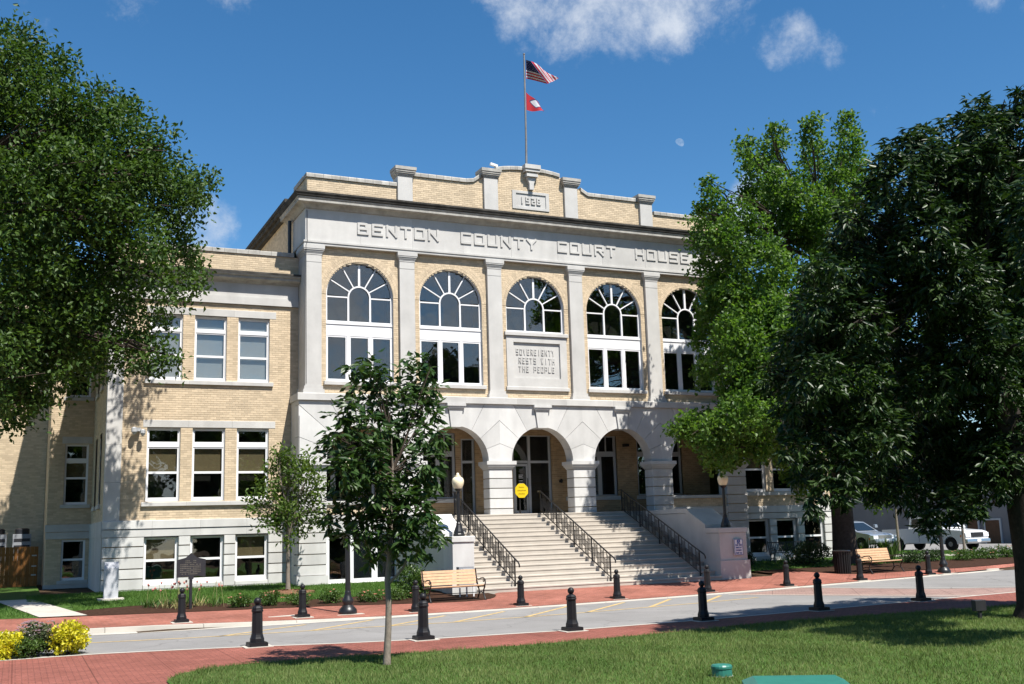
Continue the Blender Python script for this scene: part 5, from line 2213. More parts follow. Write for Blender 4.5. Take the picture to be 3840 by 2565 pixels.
l.new(mxm.outputs[0], n['Material Output'].inputs['Surface'])
md = ray(1557, 328)
md = Vector(md / np.linalg.norm(md))
mp_ = Vector(CAM) + md * 1500
e1 = md.cross(Vector((0, 0, 1))).normalized()
e2 = e1.cross(md)
r_ = 1500 * 12 / 2445 * .88
P = []
tl = R(50)
for k in range(21):
    t = -math.pi / 2 + math.pi * k / 20
    P.append((math.cos(t), math.sin(t)))
for k in range(1, 20):
    t = math.pi / 2 + math.pi * k / 20
    P.append((.45 * math.cos(t), math.sin(t)))
mb = MB()
mb.add([mp_ + (e1 * (a * math.cos(tl) - b_ * math.sin(tl)) + e2 * (a * math.sin(tl) + b_ * math.cos(tl))) * r_ for a, b_ in P], [tuple(range(len(P)))])
build(mb, 'moon', mm_, None, label='pale half moon in the daytime sky right of the flagpole', cat='moon', loc=tuple(mp_))

# ------------------------------------------------------------------ vehicles on the side street
def arch_pts(cx, r, zb, n=8):
    return [(cx + r * math.cos(math.pi * k / n), .36 + r * math.sin(math.pi * k / n)) for k in range(n + 1)]


def vehicle(kind, label, cat, loc, rz, paint):
    t = thing(kind, label, cat, (0, 0, 0))
    pick = 'pickup' in kind
    if pick:
        L0, L1, HW = -2.85, 2.80, .98
        wx = (-1.75, 1.82)
        prof = [(L0, .52), (L0, 1.22), (-.95, 1.24), (1.25, 1.22), (1.35, 1.19), (2.45, 1.10), (2.72, 1.02), (2.80, .85), (2.80, .45)]
        low = [(2.3, .42)] + arch_pts(wx[1], .43, .36) + [(1.2, .42), (-1.2, .42)] + arch_pts(wx[0], .43, .36) + [(-2.3, .48)]
        cab = [(-1.0, 1.24), (-.92, 1.86), (-.6, 1.93), (.35, 1.93), (.55, 1.90), (1.38, 1.22)]
        side = [((-.80, 1.30), (-.80, 1.78), (-.35, 1.82), (-.35, 1.30)), ((-.22, 1.30), (-.22, 1.83), (.42, 1.83), (.98, 1.30))]
    else:
        L0, L1, HW = -2.3, 2.3, .91
        wx = (-1.4, 1.42)
        prof = [(L0, .5), (-2.32, .85), (-2.2, 1.08), (-.2, 1.08), (.95, 1.04), (1.95, .90), (2.25, .78), (2.3, .5)]
        low = [(1.95, .32)] + arch_pts(wx[1], .39, .36) + [(.9, .30), (-.9, .30)] + arch_pts(wx[0], .39, .36) + [(-2.0, .36)]
        cab = [(-2.15, 1.06), (-1.85, 1.52), (-1.3, 1.62), (-.3, 1.64), (.2, 1.58), (1.15, 1.03)]
        side = [((-1.75, 1.12), (-1.6, 1.48), (-1.1, 1.54), (-1.1, 1.12)), ((-1.0, 1.12), (-1.0, 1.55), (-.25, 1.57), (-.25, 1.12)), ((-.15, 1.12), (-.15, 1.57), (.15, 1.52), (.85, 1.12))]
    mb = MB()
    poly = prof + low
    n = len(poly)
    P = []
    for s in (-1, 1):
        P += [(x, s * HW, z) for x, z in poly]
        P += [(x * .985, s * (HW - .07), z if z < 1.0 else z + .0) for x, z in poly]
    F = [tuple(range(n)), tuple(range(3 * n - 1, 2 * n - 1, -1))]
    mb.prism(poly, -HW, HW, 'y')
    build(mb, 'body', paint, t)
    mb = MB()
    nb = len(cab)
    a = [(x, -HW + .05 + .16 * (z - 1.05), z) for x, z in cab]
    b_ = [(x, HW - .05 - .16 * (z - 1.05), z) for x, z in cab]
    mb.add(a + b_, [tuple(range(nb)), tuple(range(2 * nb - 1, nb - 1, -1))] + [(i, i + nb, (i + 1) % nb + nb, (i + 1) % nb) for i in range(nb)])
    build(mb, 'cab', paint, t)
    for s in (-1, 1):
        for q in side:
            mb = MB()
            mb.add([(x, s * (HW - .05 - .16 * (z - 1.05) + .008), z) for x, z in q], [(0, 1, 2, 3)])
            build(mb, 'side_window', m_carglass, t)
    # windscreen and rear window, just proud of the cab
    for (x0, z0), (x1, z1), d in ((cab[-1], cab[-2], 1), (cab[0], cab[1], -1)):
        q = []
        for f, w in ((.10, .12), (.90, .14)):
            x, z = x0 + (x1 - x0) * f, z0 + (z1 - z0) * f
            hw = HW - .05 - .16 * (z - 1.05) - w
            q.append((x + .012 * d, z + .012, hw))
        mb = MB()
        mb.add([(q[0][0], -q[0][2], q[0][1]), (q[0][0], q[0][2], q[0][1]), (q[1][0], q[1][2], q[1][1]), (q[1][0], -q[1][2], q[1][1])], [(0, 1, 2, 3)])
        build(mb, 'windscreen' if d > 0 else 'rear_window', m_carglass, t)
    for x in wx:
        for s in (-1, 1):
            mb = MB()
            r = .37 if pick else .34
            q = [(r * .55, 0), (r * .9, .0), (r, .03), (r, .2), (r * .9, .23), (r * .5, .23)]
            mb.lathe(0, 0, q, 18)
            mb.xf(Matrix.Translation((x, s * (HW - .22) + (0 if s > 0 else 0), .37 if pick else .34)) @ Matrix.Rotation(-s * math.pi / 2, 4, 'X'))
            w = build(mb, 'wheel', m_tyre, t)
            mb = MB()
            mb.lathe(0, 0, [(r * .58, .02), (r * .56, .205), (r * .3, .232), (.02, .225)], 14)
            mb.xf(Matrix.Translation((x, s * (HW - .215), .37 if pick else .34)) @ Matrix.Rotation(-s * math.pi / 2, 4, 'X'))
            build(mb, 'rim', m_rim, w)
    zf = .86 if pick else .70
    mb = MB()
    mb.bbox(0, 0, 0, 0, 0, 0) if False else None
    mb.box(L1 - .03, L1 + .03, -.52, .52, zf - .13, zf + .13)
    for k in range(3):
        mb.box(L1 + .03, L1 + .045, -.5, .5, zf - .10 + k * .09, zf - .07 + k * .09)
    build(mb, 'grille', m_plaque if pick else m_chrome, t)
    for s in (-1, 1):
        mb = MB()
        mb.prism([(L1 - .25, zf - .13), (L1 + .035, zf - .11), (L1 + .02, zf + .11), (L1 - .3, zf + .13)], min(s * .55, s * (HW + .004)), max(s * .55, s * (HW + .004)), 'y')
        build(mb, 'headlight', m_lampglass, t)
        mb = MB()
        mb.box(L1 - .33, L1 - .25, s * (HW + .004) - .01, s * (HW + .004) + .01, zf - .12, zf + .0)
        build(mb, 'indicator', m_amber, t)
        mb = MB()
        xm_ = 1.12 if pick else .78
        mb.prism([(xm_ - .05, 1.24), (xm_ + .12, 1.24), (xm_ + .1, 1.40), (xm_ - .02, 1.42)], min(s * (HW + .02), s * (HW + .22)), max(s * (HW + .02), s * (HW + .22)), 'y')
        build(mb, 'mirror', paint, t)
        mb = MB()
        for q in side[:-1] if not pick else side:
            pass
        mb.box(.15, .30, s * (HW + .01) - .012, s * (HW + .01) + .012, 1.02, 1.06)
        build(mb, 'door_handle', m_chrome, t)
        mb = MB()
        for xx in ((-.26, 1.15) if pick else (-1.05, -.2, .95)):
            mb.box(xx, xx + .014, s * (HW + .002) - .003, s * (HW + .002) + .003, .5, 1.2 if pick else 1.06)
        build(mb, 'door_gap', m_plaque, t)
        mb = MB()
        mb.box(L0 - .015, L0 + .02, s * .72, s * .72 + s * .2, .85, 1.1) if s > 0 else mb.box(L0 - .015, L0 + .02, -.92, -.72, .85, 1.1)
        build(mb, 'tail_light', m_red, t)
    mb = MB()
    mb.prism([(L1 - .1, .42), (L1 + .10, .42), (L1 + .12, .50), (L1 + .10, .64), (L1 - .1, .64)], -HW, HW, 'y')
    bmp = build(mb, 'bumper', m_chrome if pick else paint, t)
    mb = MB()
    mb.box(L1 + .12, L1 + .13, -.16, .16, .48, .60)
    build(mb, 'number_plate', m_sign_w, bmp)
    mb = MB()
    mb.box(L0 - .12, L0 + .02, -HW, HW, .45, .62)
    build(mb, 'rear_bumper', m_chrome if pick else paint, t)
    if pick:
        mb = MB()
        mb.box(-2.78, -1.02, -.88, .88, 1.20, 1.241)
        build(mb, 'bed_floor', m_plaque, t)
    t.location = loc
    t.rotation_euler = (0, 0, rz)
    return t


def gz(x, y):
    return zg(x, y)


vehicle('pickup_truck', 'white pickup truck standing on the side street behind the right lawn', 'pickup truck', (46.6, 8.2, gz(46.6, 8.2) + .05), R(-84), m_carw)
vehicle('parked_car', 'silver grey car half hidden by leaves behind the white pickup truck', 'car', (42.2, 10.0, gz(42.2, 10.0) + .08), R(-84), m_cars)

# ------------------------------------------------------------------ shops across the side street
st = thing('storefront_building', 'grey rendered shop building with brown doors behind the pickup truck', 'building', (62, 18, 0))
mb = MB()
mb.box(60, 72, 6, 46, -.2, 6.6)
build(mb, 'wall', m_store, st)
mb = MB()
mb.box(59.9, 72.1, 5.9, 46.1, 6.6, 6.9)
build(mb, 'roof_edge', m_stain, st)
for (px, py, px2) in ((1773, 1228, 1800), (1845, 1230, 1902)):
    pass
dys = []
for a, b_ in ((1835, 1856), (1878, 1913)):
    pass


def yx60(dx, dy):
    return atx(dx, dy, 60.0)


for (d0, d1, dt, nm) in ((2221, 2246, 1190, 'door'), (2263, 2296, 1192, 'door'), (2180, 2200, 1180, 'shop_window')):
    y0, y1 = yx60(d0, 1230)[1], yx60(d1, 1230)[1]
    zt = yx60((d0 + d1) / 2, dt)[2]
    y0, y1 = min(y0, y1), max(y0, y1)
    mb = MB()
    mb.box(59.93, 60.02, y0, y1, .0, zt)
    d = build(mb, nm, m_door if nm == 'door' else m_carglass, st)
    mb = MB()
    for a, b_, c, e in ((y0 - .12, y0, 0, zt + .12), (y1, y1 + .12, 0, zt + .12), (y0, y1, zt, zt + .12)):
        mb.box(59.90, 60.03, a, b_, c, e)
    build(mb, nm + '_frame', m_frame_dim, d)
s2 = thing('far_building', 'dark brick building glimpsed through leaves behind the parked car', 'building', (60, 60, 0))
mb = MB()
mb.box(60.5, 72, 47, 80, -.2, 8.0)
build(mb, 'wall', m_brick_shade, s2)
for k in range(5):
    mb = MB()
    mb.box(60.45, 60.52, 49 + k * 5, 51.4 + k * 5, .8, 3.2)
    w = build(mb, 'window', m_carglass, s2)
    mb = MB()
    mb.box(60.42, 60.5, 48.9 + k * 5, 51.5 + k * 5, .65, .79)
    build(mb, 'sill', m_lime, w)


# ------------------------------------------------------------------ leaves
def unit(v):
    return v / np.maximum(np.linalg.norm(v, axis=1, keepdims=True), 1e-9)


def leaf_tris(C, A, L, W, fold=.25, rng=RNG):
    """C leaf bases (n,3), A unit axes; folded diamond of two triangles"""
    n = len(C)
    U = rng.normal(size=(n, 3))
    U[:, 2] += .9
    S = unit(np.cross(A, U))
    Nn = np.cross(S, A)
    L = np.broadcast_to(np.asarray(L), (n,))[:, None] * rng.uniform(.7, 1.25, (n, 1))
    W = np.broadcast_to(np.asarray(W), (n,))[:, None] * rng.uniform(.8, 1.2, (n, 1))
    mid = C + A * L * .45
    V = np.stack([C, mid - S * W * .5 + Nn * W * fold, C + A * L - Nn * L * .12, mid + S * W * .5 + Nn * W * fold], 1).reshape(-1, 3)
    b = np.arange(n)[:, None] * 4
    T = np.concatenate([b + [0, 1, 2], b + [0, 2, 3]], 1).reshape(-1, 3)
    return V, T


def sph(n, rng=RNG):
    return unit(rng.normal(size=(n, 3)))


def crown_points(blobs, n_clump, rng=RNG, shell=.5, flat=.8):
    """blobs: (center, radii) -> clump centres, outward directions, blob ids; number follows the blob's surface"""
    vol = np.array([(r[0] * r[2] + r[0] * r[1] + r[1] * r[2]) / 3 for c, r in blobs])
    cnt = np.maximum(3, (n_clump * vol / vol.sum()).astype(int))
    C, D = [], []
    for (c, r), k in zip(blobs, cnt):
        d = sph(k, rng)
        rad = rng.uniform(shell ** 3, 1.08, (k, 1)) ** (1 / 3)
        C.append(np.asarray(c) + d * rad * np.asarray(r))
        D.append(d)
    return np.concatenate(C), np.concatenate(D)


def px_blobs(lst, Ycen, jit=0.0, depth=1.0, rng=RNG, grow=1.0):
    out = []
    for t in lst:
        px, py, rp = t[:3]
        Y = t[3] if len(t) > 3 else Ycen + rng.uniform(-jit, jit)
        c = at(px, py, Y)
        d = np.linalg.norm(c - CAM)
        r = rp * d / 2445.0 * grow
        out.append((c, (r, r * depth, r)))
    return out


def roughen(blobs, k=3, frac=.38, rng=RNG):
    out = list(blobs)
    for c, r in blobs:
        for d in sph(k, rng):
            f = frac * rng.uniform(.6, 1.2)
            out.append((np.asarray(c) + d * np.asarray(r) * rng.uniform(.95, 1.25), tuple(np.asarray(r) * f)))
    return out


def foliage(blobs, n_clump, per, L, W, spread, droop, rng=RNG, shell=.45, up=.0):
    C, D = crown_points(blobs, n_clump, rng, shell)
    n = len(C)
    base = np.repeat(C, per, 0) + rng.normal(size=(n * per, 3)) * spread * .5
    ax = np.repeat(D, per, 0) * .55 + sph(n * per, rng) * .9
    ax[:, 2] += up - droop
    ax = unit(ax)
    # a clump shares a tone, so that light and dark tufts show
    tone = np.clip(np.repeat(rng.uniform(.1, .9, n), per) + rng.normal(size=n * per) * .18, 0, 1)
    V, T = leaf_tris(base, ax, L, W, rng=rng)
    return V, T, np.repeat(tone, 4), base, ax


def whorls(blobs, n_clump, per, L, W, rng=RNG, shell=.45, droop=.55):
    """leaves set round twig tips and hanging down"""
    C, D = crown_points(blobs, n_clump, rng, shell)
    n = len(C)
    ang = (np.arange(per)[None, :] / per * 2 * math.pi + rng.uniform(0, 6.3, (n, 1))) + rng.normal(size=(n, per)) * .25
    ax = np.stack([np.cos(ang), np.sin(ang), -droop + rng.normal(size=(n, per)) * .3], 2)
    ax = ax + D[:, None, :] * .7
    ax = unit(ax.reshape(-1, 3))
    base = np.repeat(C, per, 0) + rng.normal(size=(n * per, 3)) * .05
    tone = np.clip(np.repeat(rng.uniform(.05, .95, n), per) + rng.normal(size=n * per) * .15, 0, 1)
    V, T = leaf_tris(base, ax, L, W, fold=.18, rng=rng)
    return V, T, np.repeat(tone, 4), base, ax


def limb_path(p, q, r0, r1, n=6, sag=.12, rng=random):
    p, q = Vector(p), Vector(q)
    L = (q - p).length
    pts, rad = [], []
    for k in range(n + 1):
        t = k / n
        o = Vector((rng.uniform(-1, 1), rng.uniform(-1, 1), rng.uniform(-1, 1))) * L * .035 * (0 < k < n)
        pts.append(p.lerp(q, t) + o + Vector((0, 0, sag * L * math.sin(math.pi * t) * (1 - t))))
        rad.append(r0 + (r1 - r0) * t)
    return pts, rad


def limbs(par, fork, blobs, r0, mat_, n=5, name='limb', rmin=.02, sag=.12):
    for c, r in blobs:
        f = fork[random.randrange(len(fork))] if len(fork) < 2 else min(fork, key=lambda q: (Vector(q) - Vector(c)).length + random.random())
        pts, rad = limb_path(f, tuple(c), r0, rmin, n, sag)
        mb = MB()
        mb.tube(pts, rad, 6)
        for k in range(4):
            a = pts[2 + k % 3]
            b_ = Vector(c) + Vector((random.gauss(0, 1), random.gauss(0, 1), random.gauss(0, 1))) * r[0] * .6
            p2, r2 = limb_path(a, b_, r0 * .4, rmin * .5, 3, .05)
            mb.tube(p2, r2, 5)
        build(mb, name, mat_, par, smooth=True)


def trunk(par, pts, rads, mat_, n=14, flare=True):
    mb = MB()
    mb.tube(pts, rads, n)
    return build(mb, 'trunk', mat_, par, smooth=True)


def leaf_parts(par, base, ax, idx, L, W, mat_):
    """the largest-looking leaves as objects of their own, sharing one mesh"""
    me = bpy.data.meshes.new('leaf')
    me.from_pydata([(0, 0, 0), (.28, -.5, .10), (.68, -.38, .05), (1, 0, -.12), (.68, .38, .05), (.28, .5, .10), (.5, 0, 0.0)], [], [(0, 1, 6), (1, 2, 6), (2, 3, 6), (6, 3, 4), (6, 4, 5), (0, 6, 5)])
    a_ = me.attributes.new('tone', 'FLOAT', 'POINT')
    a_.data.foreach_set('value', np.full(7, .5, dtype=np.float32))
    me.materials.append(mat_)
    off = np.array(wloc(par))
    for k in idx:
        x = Vector(ax[k])
        u = Vector((random.gauss(0, .5), random.gauss(0, .5), 1))
        y = u.cross(x).normalized()
        z = x.cross(y)
        l_, w_ = L * random.uniform(.85, 1.25), W * random.uniform(.85, 1.2)
        m_ = Matrix(((x.x * l_, y.x * w_, z.x * l_, base[k][0] - off[0]), (x.y * l_, y.y * w_, z.y * l_, base[k][1] - off[1]), (x.z * l_, y.z * w_, z.z * l_, base[k][2] - off[2]), (0, 0, 0, 1)))
        o = bpy.data.objects.new('leaf', me)
        COL.objects.link(o)
        o.parent = par
        o.matrix_local = m_


def nearest_idx(base, n, rng=RNG):
    d = np.linalg.norm(base - CAM, axis=1)
    k = np.argsort(d)[: n * 3]
    return rng.permutation(k)[:n]


# ---- big oak at the left, trunk just outside the frame
oak = thing('oak_tree', 'big oak whose crown fills the upper left of the view', 'tree', (-5.2, -5.0, .2))
OY = -5.0
ob = px_blobs([(10, 135, 80), (60, 215, 75), (110, 170, 45), (-60, 180, 110), (130, 290, 85), (30, 330, 110), (190, 255, 60), (225, 300, 60), (255, 230, 36), (300, 265, 32), (270, 330, 70), (170, 380, 90),
               (310, 350, 50), (345, 385, 45), (380, 330, 26), (60, 450, 110), (-60, 400, 140), (230, 460, 95), (330, 450, 60), (385, 430, 55), (430, 420, 38), (462, 428, 22), (390, 490, 45), (425, 475, 36), (300, 540, 80),
               (150, 560, 110), (20, 590, 120), (390, 560, 50), (440, 590, 24), (330, 620, 65), (240, 650, 85), (110, 690, 100), (-20, 720, 110), (300, 710, 50), (410, 650, 38), (445, 655, 20), (200, 760, 75),
               (330, 790, 30), (300, 820, 30), (355, 760, 26), (385, 815, 20), (265, 810, 36), (130, 810, 75), (40, 830, 80), (230, 830, 30), (20, 920, 50), (80, 900, 32), (350, 835, 18), (-60, 880, 80), (20, 925, 40), (75, 915, 28), (60, 370, 65, -8.0), (160, 375, 55, -8.0), (250, 400, 48, -7.5), (330, 400, 38, -7.0), (20, 470, 65, -8.0), (120, 470, 55, -8.0), (220, 490, 52, -7.5), (310, 510, 42, -7.0), (198, 686, 55, 3.85), (167, 810, 45, 5.0), (240, 770, 45, 3.2), (273, 647, 55, 2.0), (191, 649, 60, 6.9), (275, 724, 45, 3.2), (150, 870, 36), (40, 700, 70, 4.0), (95, 780, 45, 3.0), (0, 800, 60, 5.0), (60, 600, 80, 5.0), (-40, 900, 60, 4.5), (30, 860, 40, 4.0)], OY, 2.2, 1.0)  # lobes set far behind the crown are added to shade the gate
V, T, tn, b_, a_ = foliage(roughen(ob, 3, .42), 5600, 14, .17, .092, .40, .10, shell=.45)
np_obj('crown', V, T, tn, m_leaf_oak, oak, kind='stuff')
trunk(oak, [(-5.2, -5, .1), (-5.2, -5, .5), (-5.15, -5.05, 2), (-5.0, -5, 5), (-4.7, -4.9, 9), (-4.6, -4.8, 13)], [.75, .55, .48, .42, .33, .2], m_bark)
limbs(oak, [(-5.0, -5, 6), (-4.8, -4.9, 8.5), (-4.7, -4.9, 11)], ob[::2], .10, m_bark)

# ---- bright green tree by the right wing
gt_ = thing('green_tree', 'bright green tree with upright leafy spires in front of the right wing', 'tree', (30.6, -2.4, .35))
GY = -5.2
gb = px_blobs([(1775, 300, 14), (1778, 335, 20), (1770, 375, 26), (1790, 420, 36), (1770, 470, 40), (1862, 285, 13), (1860, 320, 20), (1870, 360, 27), (1875, 410, 36), (1942, 268, 10), (1940, 300, 16), (1945, 340, 24), (1950, 385, 30),
               (1935, 430, 38), (1708, 325, 11), (1715, 360, 17), (1725, 395, 22), (1738, 445, 32), (1625, 420, 11), (1632, 455, 17), (1640, 490, 24), (1660, 540, 34), (1600, 482, 10), (1605, 515, 18), (1612, 560, 26), (1690, 480, 26), (1700, 560, 48),
               (1625, 620, 34), (1660, 660, 50), (1740, 620, 60), (1800, 540, 55), (1850, 480, 48), (1900, 520, 50), (1820, 680, 80), (1720, 720, 62), (1640, 715, 40), (1620, 765, 30), (1690, 790, 50, -8.2), (1770, 800, 65, -8.6),
               (1650, 830, 34), (1612, 855, 26), (1640, 680, 28), (1710, 860, 42, -8.6), (1580, 975, 26, -7.0), (1625, 985, 38, -7.0), (1555, 985, 18, -7.0), (1680, 1000, 48, -7.0), (1640, 1040, 36, -7.0), (1740, 950, 56, -8.6), (1730, 1020, 34, -8.0), (1790, 1010, 60),
               (1830, 900, 70), (1860, 780, 70), (1940, 640, 80), (1980, 460, 40), (2000, 780, 90), (1900, 980, 60), (1605, 1010, 22, -7.0), (1700, 920, 30), (1840, 1080, 40), (1640, 985, 34, -9.0), (1600, 985, 24, -5.4), (1660, 1015, 40, -5.0), (1690, 960, 40, -9.4), (1650, 1030, 30, -8.6), (1840, 840, 60, -9.1), (1870, 770, 60, -9.7), (1810, 911, 50, -8.5), (1692, 880, 42, -8.1), (1719, 800, 45, -7.2), (1760, 730, 50, -7.8)], GY, 2.0, 1.35)  # last lobes added to throw shade on the steps and right pedestal
gb += [(np.array([31.3, -5.6, 6.8]), (1.8, 1.6, 1.2)), (np.array([29.6, -5.8, 7.0]), (1.6, 1.6, 1.2)), (np.array([30.6, -4.4, 5.6]), (1.2, 1.2, .8))]  # hidden lobes added to keep the trunk in shade
V, T, tn, b_, a_ = foliage(roughen(gb, 3, .36), 9500, 10, .165, .12, .27, -.05, shell=.42, up=.15)
np_obj('crown', V, T, tn, m_leaf_green, gt_, kind='stuff')
trunk(gt_, [(30.6, -2.4, .15), (30.6, -2.4, .6), (30.5, -2.5, 2), (30.3, -2.7, 5), (29.8, -3.1, 9), (29.6, -3.5, 14)], [.78, .55, .46, .40, .30, .14], m_bark)
limbs(gt_, [(30.4, -2.6, 4), (30.2, -2.8, 6.5), (29.8, -3.1, 9.5), (29.6, -3.5, 13)], gb[::2], .09, m_bark)

# ---- dark tree at the right, trunk at the frame edge
dt = thing('dark_tree', 'large dark glossy tree on the near lawn at the right edge', 'tree', (18.2, -21.7, .03))
DY = -22.0
DB = [(2335, 225, 24), (2310, 260, 28), (2240, 255, 26), (2260, 300, 40), (2340, 310, 60), (2200, 310, 40), (2230, 370, 60), (2130, 315, 26), (2090, 315, 20), (2110, 350, 42), (2050, 345, 28), (2020, 385, 30), (2160, 420, 70),
               (2060, 420, 50), (2000, 440, 36), (2300, 430, 80), (2350, 520, 110), (2230, 520, 90), (2120, 530, 80), (2010, 520, 60), (1950, 500, 36), (1930, 560, 40), (1960, 620, 55), (1890, 615, 36), (1860, 640, 26), (2050, 640, 80),
               (2170, 660, 90), (2290, 660, 100), (1900, 700, 52), (1845, 710, 34), (1860, 775, 48), (1815, 790, 32), (1960, 740, 75), (2080, 770, 90), (2210, 800, 100), (2330, 820, 100), (1800, 850, 36), (1780, 880, 26), (1860, 870, 60),
               (1960, 880, 80), (1805, 935, 34), (1835, 980, 44), (1900, 980, 60), (2000, 1000, 80), (2110, 930, 90), (2230, 950, 90), (1820, 1030, 30), (1850, 1075, 36), (1920, 1070, 48), (2000, 1100, 50), (1890, 1120, 26), (2090, 1060, 60),
               (2180, 1070, 60), (2080, 1130, 40), (2150, 1160, 40), (2130, 1205, 22), (2200, 1140, 36), (2280, 1060, 60), (1870, 1155, 16), (1935, 1140, 22), (2230, 1165, 26), (2345, 1000, 70), (2420, 700, 150), (2430, 450, 120), (2430, 950, 120)] + [(2200, 470, 90), (2310, 560, 100), (2180, 640, 90), (2330, 700, 100), (2240, 780, 90), (2050, 560, 60), (2120, 880, 70), (1990, 680, 60), (2250, 380, 60), (2330, 880, 80), (2449, 1031, 75), (2508, 913, 90), (2569, 793, 110), (2250, 300, 50), (2150, 380, 50), (1900, 760, 60), (1880, 940, 60), (2280, 1075, 65), (2345, 1090, 60), (2220, 1100, 50), (2310, 1010, 70), (2160, 1020, 60)]  # includes lobes outside the frame, added to shade the trunk
db = px_blobs([(a, b_, c, -20.9 - max(0, 1050 - b_) / 1000 * 2.2 + RNG.uniform(-.8, .8)) for a, b_, c in DB], DY, 0, .95)
db += px_blobs([(2450, 480, 120, -26.0), (2470, 760, 110, -26.5), (2480, 960, 90, -25.5), (2440, 620, 110, -24.8)], DY, 0, .95)  # more lobes outside the frame, added to cast shade on the near lawn
V, T, tn, b_, a_ = whorls(roughen(db, 2, .30), 13500, 8, .205, .066, shell=.40)
np_obj('foliage', V, T, tn, m_leaf_dark, dt, kind='stuff')
C0, D0 = crown_points(db, 520, shell=.97)
kk = np.argsort(np.linalg.norm(C0 - CAM, axis=1))[:60]
ang = np.tile(np.arange(5) / 5 * 2 * math.pi, 60) + RNG.uniform(0, 1, 300)
lb_ = np.repeat(C0[kk], 5, 0)
la_ = unit(np.stack([np.cos(ang), np.sin(ang), np.full(300, -.55)], 1) + np.repeat(D0[kk], 5, 0) * .6)
leaf_parts(dt, lb_, la_, range(300), .24, .07, m_leaf_dark)
trunk(dt, [(18.62, -21.75, 0), (18.60, -21.75, .3), (18.58, -21.75, 1.2), (18.5, -21.75, 2.6), (18.2, -21.8, 4.2), (17.7, -21.9, 6), (17.6, -22, 8)], [.62, .46, .40, .38, .30, .18, .06], m_bark_dark)
limbs(dt, [(18.2, -21.8, 4.3), (17.9, -21.85, 5.4), (17.65, -21.9, 7)], [q for q in db[::4] if q[0][2] > 4.5], .05, m_bark_dark)

# ---- small glossy tree in front of the steps
mt_ = thing('small_tree', 'small glossy dark tree with a thin forked trunk on the near lawn', 'tree', (4.49, -20.44, .03))
MY = -20.4
mbs = px_blobs([(845, 838, 26), (815, 850, 20), (870, 850, 24), (955, 835, 26), (985, 850, 18), (925, 828, 12), (885, 885, 34), (945, 880, 38), (985, 895, 26), (830, 895, 30), (870, 930, 44), (940, 930, 44), (985, 945, 28), (800, 935, 26), (775, 970, 20),
                (850, 985, 48), (930, 990, 50), (990, 1000, 34), (1015, 1025, 20), (790, 1010, 32), (765, 1000, 16), (755, 1030, 18), (830, 1050, 50), (905, 1060, 52), (975, 1060, 38), (790, 1080, 34), (850, 1110, 48), (930, 1110, 46), (985, 1100, 26), (780, 1140, 30),
                (820, 1165, 42), (890, 1160, 46), (950, 1165, 36), (775, 1195, 28), (760, 1180, 16), (985, 1180, 22), (835, 1210, 40), (910, 1215, 42), (970, 1220, 34), (1000, 1230, 18), (800, 1240, 22), (860, 1255, 28), (940, 1260, 30), (985, 1265, 18), (920, 1290, 18), (845, 1285, 14)], MY, .65, .95)
V, T, tn, b_, a_ = whorls([(c, (r[0] * .95, r[1] * .95, r[2] * .95)) for c, r in mbs], 700, 6, .19, .072, shell=.30, droop=.5)
np_obj('foliage', V, T, tn, m_leaf_mag, mt_, kind='stuff')
C0, D0 = crown_points(mbs, 300, shell=.85)
kk = np.argsort(np.linalg.norm(C0 - CAM, axis=1))[:60]
ang = np.tile(np.arange(5) / 5 * 2 * math.pi, 60) + RNG.uniform(0, 1, 300)
lb_ = np.repeat(C0[kk], 5, 0)
la_ = unit(np.stack([np.cos(ang), np.sin(ang), np.full(300, -.3)], 1) + np.repeat(D0[kk], 5, 0) * .6)
leaf_parts(mt_, lb_, la_, range(300), .22, .075, m_leaf_mag)
tp = [at(887, 1530, MY), at(887, 1500, MY), at(890, 1440, MY), at(891, 1380, MY), at(888, 1330, MY), at(893, 1270, MY), at(897, 1180, MY), at(900, 1080, MY), at(895, 980, MY)]
trunk(mt_, [tuple(p) for p in tp], [.075, .062, .056, .052, .05, .04, .032, .022, .012], m_bark_pale, 10)
fk = [tuple(at(889, 1340, MY)), tuple(at(893, 1270, MY)), tuple(at(897, 1180, MY)), tuple(at(900, 1080, MY))]
mb = MB()
pts, rad = limb_path(fk[0], tuple(at(945, 1270, MY - .3)), .03, .018, 5, -.1)
mb.tube(pts, rad, 6)
pts2, rad = limb_path(fk[1], tuple(at(845, 1225, MY + .2)), .03, .014, 5, .0)
mb.tube(pts2, rad, 6)
build(mb, 'limb', m_bark_pale, mt_, smooth=True)
limbs(mt_, fk[1:], mbs[::2], .018, m_bark, 4, rmin=.005)

# ---- young tree by the left wing
yt = thing('young_tree', 'slender young tree with sparse leaves in front of the left wing', 'tree', (7.04, -2.0, .35))
YY = -2.0
yb_ = px_blobs([(655, 1045, 20), (640, 1035, 14), (690, 1055, 20), (715, 1060, 12), (630, 1075, 22), (665, 1085, 24), (705, 1095, 24), (735, 1100, 12), (610, 1120, 22), (645, 1125, 26), (685, 1135, 26), (720, 1130, 20), (590, 1150, 18), (575, 1165, 12),
                (620, 1165, 24), (660, 1170, 26), (700, 1175, 24), (735, 1165, 12), (640, 1205, 22), (680, 1210, 22), (610, 1200, 14), (720, 1200, 14), (660, 1235, 12), (590, 1185, 10)], YY, .5, .8)
V, T, tn, b_, a_ = foliage(yb_, 520, 6, .17, .075, .22, .1, shell=.2)
np_obj('crown', V, T, tn, m_leaf_young, yt, kind='stuff')
trunk(yt, [tuple(at(660, y, YY)) for y in (1358, 1335, 1290, 1245, 1200, 1130, 1070)], [.10, .075, .065, .055, .045, .03, .012], m_bark_pale, 10)
limbs(yt, [tuple(at(660, 1240, YY)), tuple(at(661, 1200, YY))], yb_, .02, m_bark_pale, 4, rmin=.006)
mr = MB()
